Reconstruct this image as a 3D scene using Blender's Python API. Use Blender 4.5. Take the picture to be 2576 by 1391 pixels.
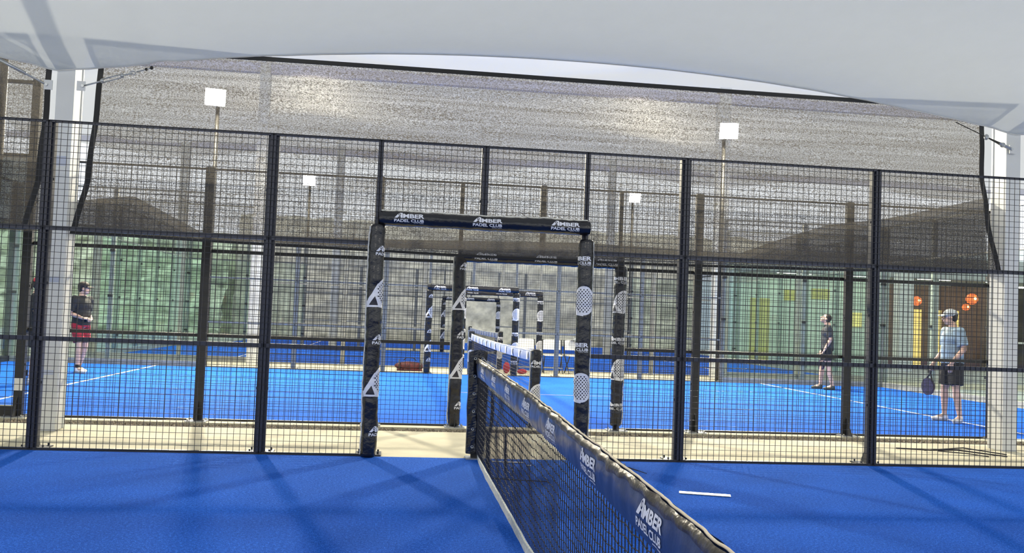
import bpy, bmesh, math, random
from mathutils import Vector, Matrix, noise
random.seed(7)
S = bpy.context.scene
for o in list(bpy.data.objects): bpy.data.objects.remove(o)
C = S.collection

# ------------------------------------------------------------------ camera, world, exposure
W, H = 2576, 1391
F, YAW, PITCH, ROLL = 2344.8, .1223, .0444, .0376
cam = bpy.data.cameras.new('camera'); cam.sensor_fit = 'HORIZONTAL'; cam.sensor_width = 36
cam.lens = F / W * 36; cam.clip_start = .05; cam.clip_end = 400
camo = bpy.data.objects.new('camera', cam); C.objects.link(camo)
f = Vector((math.sin(YAW) * math.cos(PITCH), math.cos(YAW) * math.cos(PITCH), math.sin(PITCH)))
r = Vector((math.cos(YAW), -math.sin(YAW), 0)); u = r.cross(f)
r2 = r * math.cos(ROLL) + u * math.sin(ROLL); u2 = -r * math.sin(ROLL) + u * math.cos(ROLL)
M = Matrix((r2, u2, -f)).transposed().to_4x4(); M.translation = Vector((-.797, -8.859, 1.3403))
camo.matrix_world = M
S.camera = camo
S.view_settings.view_transform = 'Standard'; S.view_settings.look = 'None'
S.view_settings.gamma = 1; S.view_settings.use_curve_mapping = False
S.view_settings.exposure = 0.0
wd = bpy.data.worlds.new('sky'); S.world = wd; wd.use_nodes = True
bg = wd.node_tree.nodes['Background']
bg.inputs[0].default_value = (.90, .95, 1.0, 1); bg.inputs[1].default_value = 1.25
S.cycles.use_denoising = True
S.cycles.use_adaptive_sampling = True; S.cycles.adaptive_threshold = .02
S.cycles.max_bounces = 6; S.cycles.transparent_max_bounces = 18; S.cycles.diffuse_bounces = 2
S.cycles.glossy_bounces = 2; S.cycles.transmission_bounces = 4
S.cycles.sample_clamp_indirect = 4
FLOOD = 6200.0      # emission strength of the floodlight panels

# ------------------------------------------------------------------ materials
def mat(name, col, rough=.6, metal=0, spec=.5, noise_scale=None, noise_amt=.15, bump=0, bump_scale=80,
        emit=None, emit_s=0, trans=0, trcol=None, alpha=1):
    m = bpy.data.materials.new(name); m.use_nodes = True
    nt = m.node_tree; b = nt.nodes['Principled BSDF']
    b.inputs['Base Color'].default_value = (*col, 1); b.inputs['Roughness'].default_value = rough
    b.inputs['Metallic'].default_value = metal; b.inputs['Specular IOR Level'].default_value = spec
    if emit: b.inputs['Emission Color'].default_value = (*emit, 1); b.inputs['Emission Strength'].default_value = emit_s
    tc = None
    if noise_scale or bump:
        tc = nt.nodes.new('ShaderNodeTexCoord')
    if noise_scale:
        n = nt.nodes.new('ShaderNodeTexNoise'); n.inputs['Scale'].default_value = noise_scale; n.inputs['Detail'].default_value = 5
        nt.links.new(tc.outputs['Object'], n.inputs['Vector'])
        mr = nt.nodes.new('ShaderNodeMapRange'); mr.inputs[1].default_value = .3; mr.inputs[2].default_value = .7
        mr.inputs[3].default_value = 1 - noise_amt; mr.inputs[4].default_value = 1 + noise_amt
        nt.links.new(n.outputs[0], mr.inputs[0])
        mx = nt.nodes.new('ShaderNodeMix'); mx.data_type = 'RGBA'; mx.blend_type = 'MULTIPLY'; mx.inputs[0].default_value = 1
        mx.inputs[6].default_value = (*col, 1); nt.links.new(mr.outputs[0], mx.inputs[7])
        nt.links.new(mx.outputs[2], b.inputs['Base Color'])
    if bump:
        n2 = nt.nodes.new('ShaderNodeTexNoise'); n2.inputs['Scale'].default_value = bump_scale; n2.inputs['Detail'].default_value = 4
        nt.links.new(tc.outputs['Object'], n2.inputs['Vector'])
        bp = nt.nodes.new('ShaderNodeBump'); bp.inputs['Strength'].default_value = bump; bp.inputs['Distance'].default_value = .01
        nt.links.new(n2.outputs[0], bp.inputs['Height']); nt.links.new(bp.outputs[0], b.inputs['Normal'])
    if trans:
        t = nt.nodes.new('ShaderNodeBsdfTranslucent'); t.inputs[0].default_value = (*(trcol or col), 1)
        ms = nt.nodes.new('ShaderNodeMixShader'); ms.inputs[0].default_value = trans
        nt.links.new(b.outputs[0], ms.inputs[1]); nt.links.new(t.outputs[0], ms.inputs[2])
        nt.links.new(ms.outputs[0], nt.nodes['Material Output'].inputs[0])
    return m

def glass_mat(name, tint, refl=.12):
    m = bpy.data.materials.new(name); m.use_nodes = True; nt = m.node_tree; nt.nodes.remove(nt.nodes['Principled BSDF'])
    t = nt.nodes.new('ShaderNodeBsdfTransparent'); t.inputs[0].default_value = (*tint, 1)
    g = nt.nodes.new('ShaderNodeBsdfGlossy'); g.inputs['Roughness'].default_value = .03; g.inputs[0].default_value = (.9, 1, .95, 1)
    lw = nt.nodes.new('ShaderNodeFresnel'); lw.inputs[0].default_value = 1.45
    ms = nt.nodes.new('ShaderNodeMixShader'); ge = nt.nodes.new('ShaderNodeNewGeometry'); iv = nt.nodes.new('ShaderNodeMath'); iv.operation = 'SUBTRACT'; iv.inputs[0].default_value = 1
    nt.links.new(ge.outputs['Backfacing'], iv.inputs[1]); mu = nt.nodes.new('ShaderNodeMath'); mu.operation = 'MULTIPLY'
    nt.links.new(lw.outputs[0], mu.inputs[0]); nt.links.new(iv.outputs[0], mu.inputs[1]); nt.links.new(mu.outputs[0], ms.inputs[0])
    nt.links.new(t.outputs[0], ms.inputs[1]); nt.links.new(g.outputs[0], ms.inputs[2])
    nt.links.new(ms.outputs[0], nt.nodes['Material Output'].inputs[0]); return m

def shade_mat(name, col, opac, var, grain=260):
    """knitted shade cloth: threads with gaps between them"""
    m = bpy.data.materials.new(name); m.use_nodes = True; nt = m.node_tree; b = nt.nodes['Principled BSDF']
    b.inputs['Base Color'].default_value = (*col, 1); b.inputs['Roughness'].default_value = .9; b.inputs['Specular IOR Level'].default_value = .2
    tc = nt.nodes.new('ShaderNodeTexCoord')
    n = nt.nodes.new('ShaderNodeTexNoise'); n.inputs['Scale'].default_value = grain; n.inputs['Detail'].default_value = 1
    mp = nt.nodes.new('ShaderNodeMapping'); mp.inputs['Scale'].default_value = (.5, .5, 1)
    nt.links.new(tc.outputs['Object'], mp.inputs[0]); nt.links.new(mp.outputs[0], n.inputs['Vector'])
    n2 = nt.nodes.new('ShaderNodeTexNoise'); n2.inputs['Scale'].default_value = 24; n2.inputs['Detail'].default_value = 4
    mp2 = nt.nodes.new('ShaderNodeMapping'); mp2.inputs['Scale'].default_value = (.02, .02, 1)
    nt.links.new(tc.outputs['Object'], mp2.inputs[0]); nt.links.new(mp2.outputs[0], n2.inputs['Vector'])
    a1 = nt.nodes.new('ShaderNodeMapRange'); a1.inputs[1].default_value = .3; a1.inputs[2].default_value = .7; a1.inputs[3].default_value = -var; a1.inputs[4].default_value = var
    a2 = nt.nodes.new('ShaderNodeMapRange'); a2.inputs[1].default_value = .3; a2.inputs[2].default_value = .7; a2.inputs[3].default_value = opac - var * .45; a2.inputs[4].default_value = opac + var * .45
    nt.links.new(n.outputs[0], a1.inputs[0]); nt.links.new(n2.outputs[0], a2.inputs[0])
    ad = nt.nodes.new('ShaderNodeMath'); ad.operation = 'ADD'; ad.use_clamp = True
    nt.links.new(a1.outputs[0], ad.inputs[0]); nt.links.new(a2.outputs[0], ad.inputs[1])
    t = nt.nodes.new('ShaderNodeBsdfTransparent')
    ms = nt.nodes.new('ShaderNodeMixShader'); nt.links.new(ad.outputs[0], ms.inputs[0])
    tl = nt.nodes.new('ShaderNodeBsdfTranslucent'); tl.inputs[0].default_value = (*[c * 1.6 for c in col], 1)
    m2 = nt.nodes.new('ShaderNodeMixShader'); m2.inputs[0].default_value = .5
    nt.links.new(b.outputs[0], m2.inputs[1]); nt.links.new(tl.outputs[0], m2.inputs[2])
    nt.links.new(t.outputs[0], ms.inputs[1]); nt.links.new(m2.outputs[0], ms.inputs[2])
    nt.links.new(ms.outputs[0], nt.nodes['Material Output'].inputs[0]); return m

def turf_mat(name, col, hi):
    m = bpy.data.materials.new(name); m.use_nodes = True; nt = m.node_tree; b = nt.nodes['Principled BSDF']
    b.inputs['Roughness'].default_value = .95; b.inputs['Specular IOR Level'].default_value = .04
    tc = nt.nodes.new('ShaderNodeTexCoord')
    n = nt.nodes.new('ShaderNodeTexNoise'); n.inputs['Scale'].default_value = 130; n.inputs['Detail'].default_value = 3; n.inputs['Roughness'].default_value = .7
    nt.links.new(tc.outputs['Object'], n.inputs['Vector'])
    cr = nt.nodes.new('ShaderNodeValToRGB'); cr.color_ramp.elements[0].position = .38; cr.color_ramp.elements[0].color = (*[c * .5 for c in col], 1)
    cr.color_ramp.elements[1].position = .66; cr.color_ramp.elements[1].color = (*hi, 1)
    e = cr.color_ramp.elements.new(.52); e.color = (*col, 1)
    nb = nt.nodes.new('ShaderNodeTexNoise'); nb.inputs['Scale'].default_value = 48; nb.inputs['Detail'].default_value = 4; nb.inputs['Roughness'].default_value = .8
    nt.links.new(tc.outputs['Object'], nb.inputs['Vector'])
    mf = nt.nodes.new('ShaderNodeMix'); mf.inputs[0].default_value = .45
    nt.links.new(n.outputs[0], mf.inputs[2]); nt.links.new(nb.outputs[0], mf.inputs[3]); nt.links.new(mf.outputs[0], cr.inputs[0])
    n3 = nt.nodes.new('ShaderNodeTexNoise'); n3.inputs['Scale'].default_value = 1.3; n3.inputs['Detail'].default_value = 6
    nt.links.new(tc.outputs['Object'], n3.inputs['Vector'])
    mr = nt.nodes.new('ShaderNodeMapRange'); mr.inputs[1].default_value = .3; mr.inputs[2].default_value = .7; mr.inputs[3].default_value = .88; mr.inputs[4].default_value = 1.12
    nt.links.new(n3.outputs[0], mr.inputs[0])
    mx = nt.nodes.new('ShaderNodeMix'); mx.data_type = 'RGBA'; mx.blend_type = 'MULTIPLY'; mx.inputs[0].default_value = 1
    nt.links.new(cr.outputs[0], mx.inputs[6]); nt.links.new(mr.outputs[0], mx.inputs[7]); nt.links.new(mx.outputs[2], b.inputs['Base Color'])
    bp = nt.nodes.new('ShaderNodeBump'); bp.inputs['Strength'].default_value = .5; bp.inputs['Distance'].default_value = .012
    nt.links.new(n.outputs[0], bp.inputs['Height']); nt.links.new(bp.outputs[0], b.inputs['Normal'])
    return m

m_turf = turf_mat('blue turf', (.016, .115, .60), (.075, .31, .98))
m_line = mat('faded white line', (.75, .72, .78), .8, noise_scale=9, noise_amt=.3)
m_pink = mat('faded pink line', (.42, .36, .62), .8, noise_scale=6, noise_amt=.4)
m_conc = mat('pale concrete', (.56, .52, .38), .85, noise_scale=1.6, noise_amt=.2, bump=.2, bump_scale=30)
m_pave = mat('grey pavement', (.42, .42, .36), .9, noise_scale=.8, noise_amt=.25)
m_stone = mat('gravel', (.30, .26, .20), .9, noise_scale=25, noise_amt=.5)
m_navy = mat('dark navy paint', (.020, .023, .038), .42, noise_scale=12, noise_amt=.2)
m_wire = mat('black coated wire', (.010, .011, .015), .5)
m_black = mat('black paint', (.018, .018, .017), .45, noise_scale=9, noise_amt=.3)
m_grey = mat('grey green paint', (.30, .305, .275), .5, noise_scale=9, noise_amt=.15)
m_galv = mat('galvanised steel', (.45, .47, .48), .35, .8)
m_pvc = mat('black tarpaulin', (.007, .007, .010), .26, bump=.5, bump_scale=30, spec=.6)
m_white = mat('white print', (.80, .81, .86), .5)
m_dots = mat('dark print', (.02, .02, .03), .5)
m_lace = mat('pale lacing cord', (.62, .62, .60), .7)
m_cream = mat('white tarpaulin back', (.75, .74, .68), .5)
m_col = mat('white coated steel', (.70, .71, .69), .45, noise_scale=2, noise_amt=.05)
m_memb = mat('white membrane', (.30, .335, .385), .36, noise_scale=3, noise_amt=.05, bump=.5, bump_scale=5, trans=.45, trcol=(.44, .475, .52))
m_roof = mat('roof membrane', (.80, .79, .75), .6, trans=.55, trcol=(.9, .88, .86))
m_tapeg = mat('blue grey tape', (.50, .54, .64), .5)
m_beam = mat('lavender grey steel', (.62, .62, .72), .5)
m_shade = shade_mat('grey shade cloth', (.060, .056, .050), .62, .34, 130)
m_shade2 = shade_mat('dark shade cloth', (.035, .034, .033), .85, .10, 130)
m_hem = mat('black webbing', (.012, .012, .012), .7)
m_glass = glass_mat('green tinted glass', (.93, .98, .955))
m_band = mat('navy tarpaulin', (.022, .040, .115), .33, bump=.3, bump_scale=14)
m_bandw = mat('pale back of band', (.26, .32, .50), .5)
m_backglow = mat('taupe backlit glow', (.085, .070, .055), .3, noise_scale=11, noise_amt=.5, bump=.6, bump_scale=26, trans=.25, trcol=(.40, .30, .16))  # brown tone stands in for light glowing through the net band's upper edge
m_cord = mat('net cord', (.012, .013, .018), .8)
m_gold = mat('cream piping', (.75, .62, .42), .5)
m_btape = mat('grey white tape', (.50, .52, .48), .8, noise_scale=60, noise_amt=.3)
m_lamp = mat('lit lamp', (1, 1, 1), .5, emit=(1, .90, .68), emit_s=FLOOD)
m_lampb = mat('lamp housing', (.10, .10, .10), .5)
m_rock = mat('rough rock', (.72, .68, .54), .95, noise_scale=3, noise_amt=.28, bump=.8, bump_scale=6)
m_leaf = mat('leafy bank', (.66, .69, .52), .9, noise_scale=1.5, noise_amt=.5, bump=.8, bump_scale=5)
m_wall = mat('pale plaster', (.78, .82, .78), .8, noise_scale=.5, noise_amt=.1)
m_brown = mat('brown panelling', (.19, .11, .08), .7, noise_scale=1, noise_amt=.2)
m_darkw = mat('dark interior', (.035, .022, .020), .7, noise_scale=1.5, noise_amt=.5)
m_fasc = mat('grey fascia', (.46, .48, .48), .7)
m_yel = mat('lit window', (.8, .6, .2), .6, emit=(1, .72, .22), emit_s=.75)
m_sign = mat('yellow board', (.75, .62, .16), .6)
m_lant = mat('orange lantern', (.8, .2, .05), .5, emit=(1, .17, .045), emit_s=1.6)
m_bulb = mat('lantern bulb', (1, .8, .4), .5, emit=(1, .6, .2), emit_s=9)
m_skin = mat('skin', (.56, .32, .21), .55)
m_skin2 = mat('fair skin', (.66, .42, .30), .55)
m_hair = mat('dark hair', (.02, .015, .012), .7)
m_tee = mat('black tee', (.018, .021, .022), .85, noise_scale=14, noise_amt=.3)
m_tee2 = mat('charcoal tee', (.045, .05, .055), .85, noise_scale=14, noise_amt=.3)
m_blue = mat('light blue tee', (.25, .34, .40), .8, noise_scale=9, noise_amt=.25, bump=.6, bump_scale=14)
m_red = mat('red shorts', (.33, .015, .03), .8, noise_scale=9, noise_amt=.2)
m_short = mat('black shorts', (.016, .016, .016), .8, noise_scale=9, noise_amt=.3)
m_shoew = mat('white shoe', (.78, .76, .72), .6)
m_shoed = mat('dark green shoe', (.05, .06, .045), .7)
m_capg = mat('grey cap', (.42, .45, .45), .8, noise_scale=22, noise_amt=.2)
m_cream2 = mat('white plastic', (.80, .80, .76), .4)
m_redbag = mat('red and black bag', (.07, .012, .012), .7, noise_scale=9, noise_amt=.95)
m_twig = mat('twig', (.03, .025, .03), .8)
m_eye = mat('dark eye', (.02, .015, .015), .4)
m_lip = mat('lips', (.35, .12, .10), .5)

# ------------------------------------------------------------------ mesh helpers
class MB:
    def __init__(s): s.v = []; s.f = []; s.m = []
    def add(s, v, f, mi=0):
        n = len(s.v); s.v += [tuple(p) for p in v]; s.f += [tuple(i + n for i in q) for q in f]; s.m += [mi] * len(f)
    def box(s, x0, x1, y0, y1, z0, z1, mi=0):
        s.add([(x0, y0, z0), (x1, y0, z0), (x1, y1, z0), (x0, y1, z0), (x0, y0, z1), (x1, y0, z1), (x1, y1, z1), (x0, y1, z1)],
              [(0, 3, 2, 1), (4, 5, 6, 7), (0, 1, 5, 4), (1, 2, 6, 5), (2, 3, 7, 6), (3, 0, 4, 7)], mi)
    def tube(s, pts, rad, n=8, mi=0, cap=True, flat=1.0):
        pts = [Vector(p) for p in pts]; rs = rad if isinstance(rad, (list, tuple)) else [rad] * len(pts)
        rings = []; prev = None
        for i, p in enumerate(pts):
            d = (pts[min(i + 1, len(pts) - 1)] - pts[max(i - 1, 0)]).normalized()
            a = prev if prev else (Vector((0, 0, 1)) if abs(d.z) < .9 else Vector((1, 0, 0)))
            x = (a - d * a.dot(d)).normalized(); y = d.cross(x); prev = x
            rings.append([p + (x * math.cos(2 * math.pi * k / n) + y * math.sin(2 * math.pi * k / n) * flat) * rs[i] for k in range(n)])
        v = [q for rg in rings for q in rg]; fc = []
        for i in range(len(pts) - 1):
            for k in range(n):
                k2 = (k + 1) % n; fc.append((i * n + k, i * n + k2, (i + 1) * n + k2, (i + 1) * n + k))
        if cap: fc += [tuple(range(n))[::-1], tuple((len(pts) - 1) * n + k for k in range(n))]
        s.add(v, fc, mi)
    def ball(s, c, rx, ry=None, rz=None, nu=14, nv=9, mi=0, rot=None):
        ry = ry or rx; rz = rz or rx; v = []; fc = []
        for j in range(1, nv):
            t = math.pi * j / nv
            for i in range(nu):
                a = 2 * math.pi * i / nu; v.append(Vector((rx * math.sin(t) * math.cos(a), ry * math.sin(t) * math.sin(a), rz * math.cos(t))))
        v += [Vector((0, 0, rz)), Vector((0, 0, -rz))]
        for j in range(nv - 2):
            for i in range(nu):
                i2 = (i + 1) % nu; fc.append((j * nu + i, (j + 1) * nu + i, (j + 1) * nu + i2, j * nu + i2))
        T = len(v) - 2; B = T + 1
        for i in range(nu): fc += [(T, i, (i + 1) % nu), (B, (nv - 2) * nu + (i + 1) % nu, (nv - 2) * nu + i)]
        if rot: v = [rot @ q for q in v]
        s.add([q + Vector(c) for q in v], fc, mi)
    def mesh(s, name, mats, smooth=False):
        me = bpy.data.meshes.new(name); me.from_pydata(s.v, [], s.f)
        for q in (mats if isinstance(mats, (list, tuple)) else [mats]): me.materials.append(q)
        me.polygons.foreach_set('material_index', s.m)
        if smooth: me.polygons.foreach_set('use_smooth', [True] * len(me.polygons))
        me.update(); return me
    def build(s, name, mats, parent=None, loc=None, smooth=False, label=None):
        return link(name, s.mesh(name, mats, smooth), parent, loc, label)

def link(name, me, parent=None, loc=None, label=None):
    o = bpy.data.objects.new(name, me); C.objects.link(o)
    if parent: o.parent = parent
    if loc: o.location = loc
    if label: o['label'] = label
    return o
def tag(o, label=None, cat=None, group=None, kind=None):
    if label: o['label'] = label
    if cat: o['category'] = cat
    if group: o['group'] = group
    if kind: o['kind'] = kind
    return o
def thing(name, label, cat, loc=(0, 0, 0), rz=0, group=None):
    o = bpy.data.objects.new(name, None); C.objects.link(o); o.empty_display_size = .1
    o.location = loc; o.rotation_euler = (0, 0, rz); return tag(o, label, cat, group)
def copy_tree(o, parent=None):
    c = o.copy(); C.objects.link(c); c.parent = parent
    for ch in list(o.children): copy_tree(ch, c)
    return c

A2, YB, YC = .955, 2.57, 12.57
A3, YD, YE = 1.914, 15.14, 25.14

# ------------------------------------------------------------------ ground
def court(name, cx, y0, label):
    b = MB(); b.box(cx - 10, cx + 10, y0, y0 + 10, -.05, 0)
    for s in (-1, 1): b.box(cx + s * 6.95 - .025, cx + s * 6.95 + .025, y0 + .02, y0 + 9.98, .0005, .003, 1)
    b.box(cx - 6.92, cx + 6.92, y0 + 4.98, y0 + 5.01, .0005, .003, 2)
    return tag(b.build(name, [m_turf, m_line, m_pink]), label, kind='structure')
court('court_floor', 0, -10, 'bright blue artificial turf of the nearest padel court')
court('court_floor', A2, YB, 'blue turf of the second court where the men play')
court('court_floor', A3, YD, 'blue turf of the third court beyond the white chairs')
court('court_floor', 2.9, 27.7, 'farthest strip of blue court turf')
b = MB(); b.box(-60, 60, 0.0, 1.95, -.06, -.001); b.box(-60, 60, 2.3, YB, -.06, 0.001)
tag(b.build('concrete_path', m_conc), 'pale concrete path between the nearest and second court', kind='structure')
b = MB(); b.box(-60, 60, YC, YD, -.06, -.001)
tag(b.build('concrete_path', m_conc), 'pale concrete path between the second and third court', kind='structure')
b = MB(); b.box(-60, 60, YE, 27.7, -.06, -.001)
tag(b.build('concrete_path', m_conc), 'farthest concrete path between courts', kind='structure')
b = MB()
for (x0, x1, y0, y1) in ((-60, -10, -14, 0), (10, 60, -14, 0), (-60, A2 - 10, YB, YC), (A2 + 10, 60, YB, YC), (-60, A3 - 10, YD, YE), (A3 + 10, 60, YD, YE), (-60, 60, 37.7, 60), (-60, -7.1, 27.7, 37.7), (12.9, 60, 27.7, 37.7), (-60, 60, -24, -14), (-10, 10, -14, -10)):
    b.box(x0, x1, y0, y1, -.06, -.002)
tag(b.build('ground', m_pave), 'grey pavement around the courts', kind='structure')
# gravel drain
b = MB(); b.box(-60, 60, 1.95, 2.3, -.10, -.05)
b.build('drain_bed', m_stone); tag(bpy.data.objects['drain_bed'], 'dark bed of the gravel drain', kind='structure')
b = MB()
for i in range(4200):
    x = random.uniform(-6, 9); y = random.uniform(1.97, 2.28); s_ = random.uniform(.008, .022)
    q = Matrix.Rotation(random.uniform(0, 6.3), 3, 'Z') @ Matrix.Rotation(random.uniform(0, 3), 3, 'X')
    v = [q @ Vector(p) * s_ for p in ((1, 0, 0), (-1, .2, 0), (0, 1, .1), (.1, -1, 0), (0, 0, .8), (0, .1, -.8))]
    b.add([p + Vector((x, y, random.uniform(-.045, -.002))) for p in v], [(0, 2, 4), (2, 1, 4), (1, 3, 4), (3, 0, 4), (2, 0, 5), (1, 2, 5), (3, 1, 5), (0, 3, 5)])
tag(b.build('gravel', m_stone), 'strip of small brown gravel stones along the concrete path', 'gravel', kind='stuff')

# ------------------------------------------------------------------ fences
GAP = .0571
def wires(x0, x1, z0, z1, y=0, t=.0021):
    b = MB(); n = round((x1 - x0) / GAP)
    for i in range(n + 1):
        x = x0 + (x1 - x0) * i / n; b.box(x - t, x + t, y - t, y + t, z0, z1)
    n = round((z1 - z0) / GAP)
    for i in range(n + 1):
        z = z0 + (z1 - z0) * i / n; b.box(x0, x1, y - 3 * t, y - t, z - t, z + t)
    return b
wcache = {}
def panel(fence, x0, x1, z0, z1, rails, out, paint, tt):
    """frame of rails and stiles with welded wire mesh as its child"""
    key = (round(x1 - x0, 3), z0, z1, out, paint.name, tt)
    if key not in wcache:
        L = x1 - x0; b = MB(); a, c_ = (.012, .045) if out > 0 else (-.045, -.012)
        for z in rails:
            if z0 - .01 <= z <= z1 + .01:
                h = .019 if z not in (z0, z1) else .021
                b.box(0, L, a, c_, max(z - h, z0), min(z + h, z1))
        b.box(0, .025, a, c_, z0, z1); b.box(L - .025, L, a, c_, z0, z1)
        wcache[key] = (b.mesh('panel_frame', paint), wires(0, L, z0 + .01, z1 - .005, y=.008 * out, t=tt).mesh('wire_mesh', m_wire))
    f_, w_ = wcache[key]
    fo = link('panel_frame', f_, fence, (x0, 0, 0)); link('wire_mesh', w_, fo)
pcache = {}
def post(fence, x, z1, out, paint, z0=0.0, w=.05):
    key = (z0, z1, out, paint.name, w)
    if key not in pcache:
        b = MB(); a, c_ = (.047, .107) if out > 0 else (-.107, -.047)
        b.box(-w, w, a, c_, z0, z1); b.box(-w * .86, w * .86, a - .004, c_ + .004, z1, z1 + .006)
        for zz in (2.45, 1.5, .6):
            if z0 < zz < z1: b.box(-w - .006, w + .006, a + .015, a + .03, zz - .012, zz + .012)
        g = MB(); s = out; y0 = .11 * s if s > 0 else -.11
        g.add([(-.005, y0, .012), (.005, y0, .012), (.005, y0 + .15 * s, .012), (-.005, y0 + .15 * s, .012), (-.005, y0, .24), (.005, y0, .24)],
              [(0, 1, 2, 3), (0, 4, 5, 1), (2, 5, 4, 3), (0, 3, 4), (1, 5, 2)])
        p_ = MB(); ys = sorted((.02 * s, .26 * s)); p_.box(-.12, .12, ys[0] + .02 * (s < 0), ys[1], 0, .012)
        for bx in (-.09, .09):
            for by in (.08, .22): p_.tube([(bx, by * s, .012), (bx, by * s, .035)], .009, 6)
        pcache[key] = (b.mesh('post', paint), g.mesh('gusset', paint), p_.mesh('base_plate', m_galv if out < 0 or paint is m_grey else m_navy))
    a, g, p_ = pcache[key]
    po = link('post', a, fence, (x, 0, 0))
    if z0 == 0: link('gusset', g, po); link('base_plate', p_, po)
FZ = 2.985
def side_fence(cx, y, out, label, door, paint, ext=6, tt=.0021):
    t = thing('side_fence', label, 'fence', (cx, y, 0), group=None)
    R = (.02, 1.0, 2.0, FZ)
    for x0, x1 in ((-6, -4), (-4, -2), (-2, -1.0), (1.0, 2), (2, 4), (4, 6)):
        panel(t, x0, x1, 0.0, FZ, (.0, 1.0, 2.0, FZ), out, paint, tt)
    for x0, x1 in ((-1, 0), (0, 1)): panel(t, x0, x1, door + .03, FZ, (door + .03, FZ), out, paint, tt)
    for x in (-6, -4, -2, 2, 4, 6): post(t, x, FZ, out, paint)
    post(t, 0, FZ, out, paint, z0=door + .03, w=.035)
    if y == YB:
        b = MB(); b.box(-.045, .045, -.112, -.107, .30, .44); b.build('label_plate', m_cream2, t, (-6, 0, 0), label='small cream plate near the foot of the leftmost post')
    for s in (-1, 1): post(t, s * 1.0, door + .05, out, paint, w=.03)
    return t
side_fence(0, 0, 1, 'nearest navy mesh fence crossing the whole picture', 2.2, m_navy)
side_fence(A2, YB, -1, 'black mesh fence on the near side of the second court', 2.08, m_black)
side_fence(A2, YC, 1, 'grey mesh fence on the far side of the second court', 1.95, m_grey, tt=.0015)
side_fence(A3, YD, -1, 'mesh fence on the near side of the third court, behind the white chairs', 1.95, m_grey, tt=.0015)
side_fence(A3, YE, 1, 'farthest mesh fence, in front of the rock face', 1.95, m_grey, tt=.0015)

# ------------------------------------------------------------------ glass walls
def glass_wall(origin, rz, n, label, paint, top=3.0, mesh=True, first=True):
    t = thing('glass_wall', label, 'glass wall', origin, rz)
    pane = MB(); pane.box(.012, 1.988, -.006, .006, .13, top - .01); pm = pane.mesh('glass_pane', m_glass)
    po = MB(); po.box(-.045, .045, .02, .10, 0, top + (.9 if mesh else 0)); pmh = po.mesh('post', paint)
    cl = MB()
    for z in (.5, 1.5, 2.5):
        cl.box(-.05, .05, -.016, .02, z - .03, z + .03)
    cm = cl.mesh('glass_clamp', m_black)
    bs = MB(); bs.box(0, 2 * n, -.04, .10, 0, .12); bs.build('base_rail', paint, t)
    tr = MB(); tr.box(0, 2 * n, -.02, .04, top - .005, top + .035)
    if mesh: tr.box(0, 2 * n, -.02, .03, top + .86, top + .9)
    tr.build('top_rail', paint, t)
    for i in range(n):
        link('glass_pane', pm, t, (2 * i, 0, 0))
        if mesh:
            key = ('gm', top)
            if key not in wcache: wcache[key] = wires(0, 2, top + .04, top + .86, 0, .0015).mesh('wire_mesh', m_wire)
            link('wire_mesh', wcache[key], t, (2 * i, 0, 0))
    for i in range(0 if first else 1, n + 1):
        q = link('post', pmh, t, (2 * i, 0, 0)); link('glass_clamp', cm, q)
    return t
HP = math.pi / 2
def wing(cx, y, s, out, lab, paint):
    # s=-1 left wing, 1 right wing ; out = direction of outside
    if out > 0: org = (cx + 6, y, 0) if s > 0 else (cx - 10, y, 0); rz = 0
    else: org = (cx + 10, y, 0) if s > 0 else (cx - 6, y, 0); rz = math.pi
    return glass_wall(org, rz, 2, lab, paint)
wing(A2, YB, -1, -1, 'glass wall at the left edge of the picture, near side of second court', m_black)
wing(A2, YC, -1, 1, 'green tinted glass wall left behind the player in red shorts', m_grey)
wing(A2, YC, 1, 1, 'green tinted glass wall right behind the player looking up', m_grey)
wing(A3, YD, -1, -1, 'left glass wall of the third court, near side', m_grey)
wing(A3, YD, 1, -1, 'right glass wall of the third court, near side', m_grey)
wing(A3, YE, -1, 1, 'left glass wall of the third court, far side', m_grey)
wing(A3, YE, 1, 1, 'right glass wall of the third court, far side', m_grey)
glass_wall((A2 + 10.05, YC + .02, 0), -HP, 5, 'glass end wall of the second court beyond the man in the grey cap', m_grey)
glass_wall((A2 - 10.05, YB, 0), HP, 5, 'glass end wall of the second court at the far left', m_black)
glass_wall((A3 + 10.05, YE, 0), -HP, 5, 'glass end wall at the right of the third court', m_grey)
glass_wall((A3 - 10.05, YD, 0), HP, 5, 'glass end wall at the left of the third court', m_grey)

# ------------------------------------------------------------------ printed logo
def curve_mesh(splines=None, text=None, size=1, offset=0, xs=1, spacing=1):
    if text:
        cu = bpy.data.curves.new('t', 'FONT'); cu.body = text; cu.size = size; cu.offset = offset; cu.space_character = spacing
    else:
        cu = bpy.data.curves.new('t', 'CURVE'); cu.dimensions = '2D'; cu.fill_mode = 'BOTH'
        for sp in splines:
            s = cu.splines.new('POLY'); s.points.add(len(sp) - 1); s.use_cyclic_u = True
            for i, p in enumerate(sp): s.points[i].co = (p[0], p[1], 0, 1)
    cu.resolution_u = 3
    o = bpy.data.objects.new('t', cu); C.objects.link(o)
    dg = bpy.context.evaluated_depsgraph_get(); me = bpy.data.meshes.new_from_object(o.evaluated_get(dg))
    v = [(p.co.x * xs, p.co.y) for p in me.vertices]; f_ = [tuple(p.vertices) for p in me.polygons]
    bpy.data.objects.remove(o); bpy.data.curves.remove(cu); bpy.data.meshes.remove(me)
    return v, f_
def fit(vf, x0, x1, y0, y1):
    v, f_ = vf; xs = [p[0] for p in v]; ys = [p[1] for p in v]; a, b_ = min(xs), max(xs); c, d = min(ys), max(ys)
    return [(x0 + (p[0] - a) / (b_ - a) * (x1 - x0), y0 + (p[1] - c) / (d - c) * (y1 - y0)) for p in v], f_
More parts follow.
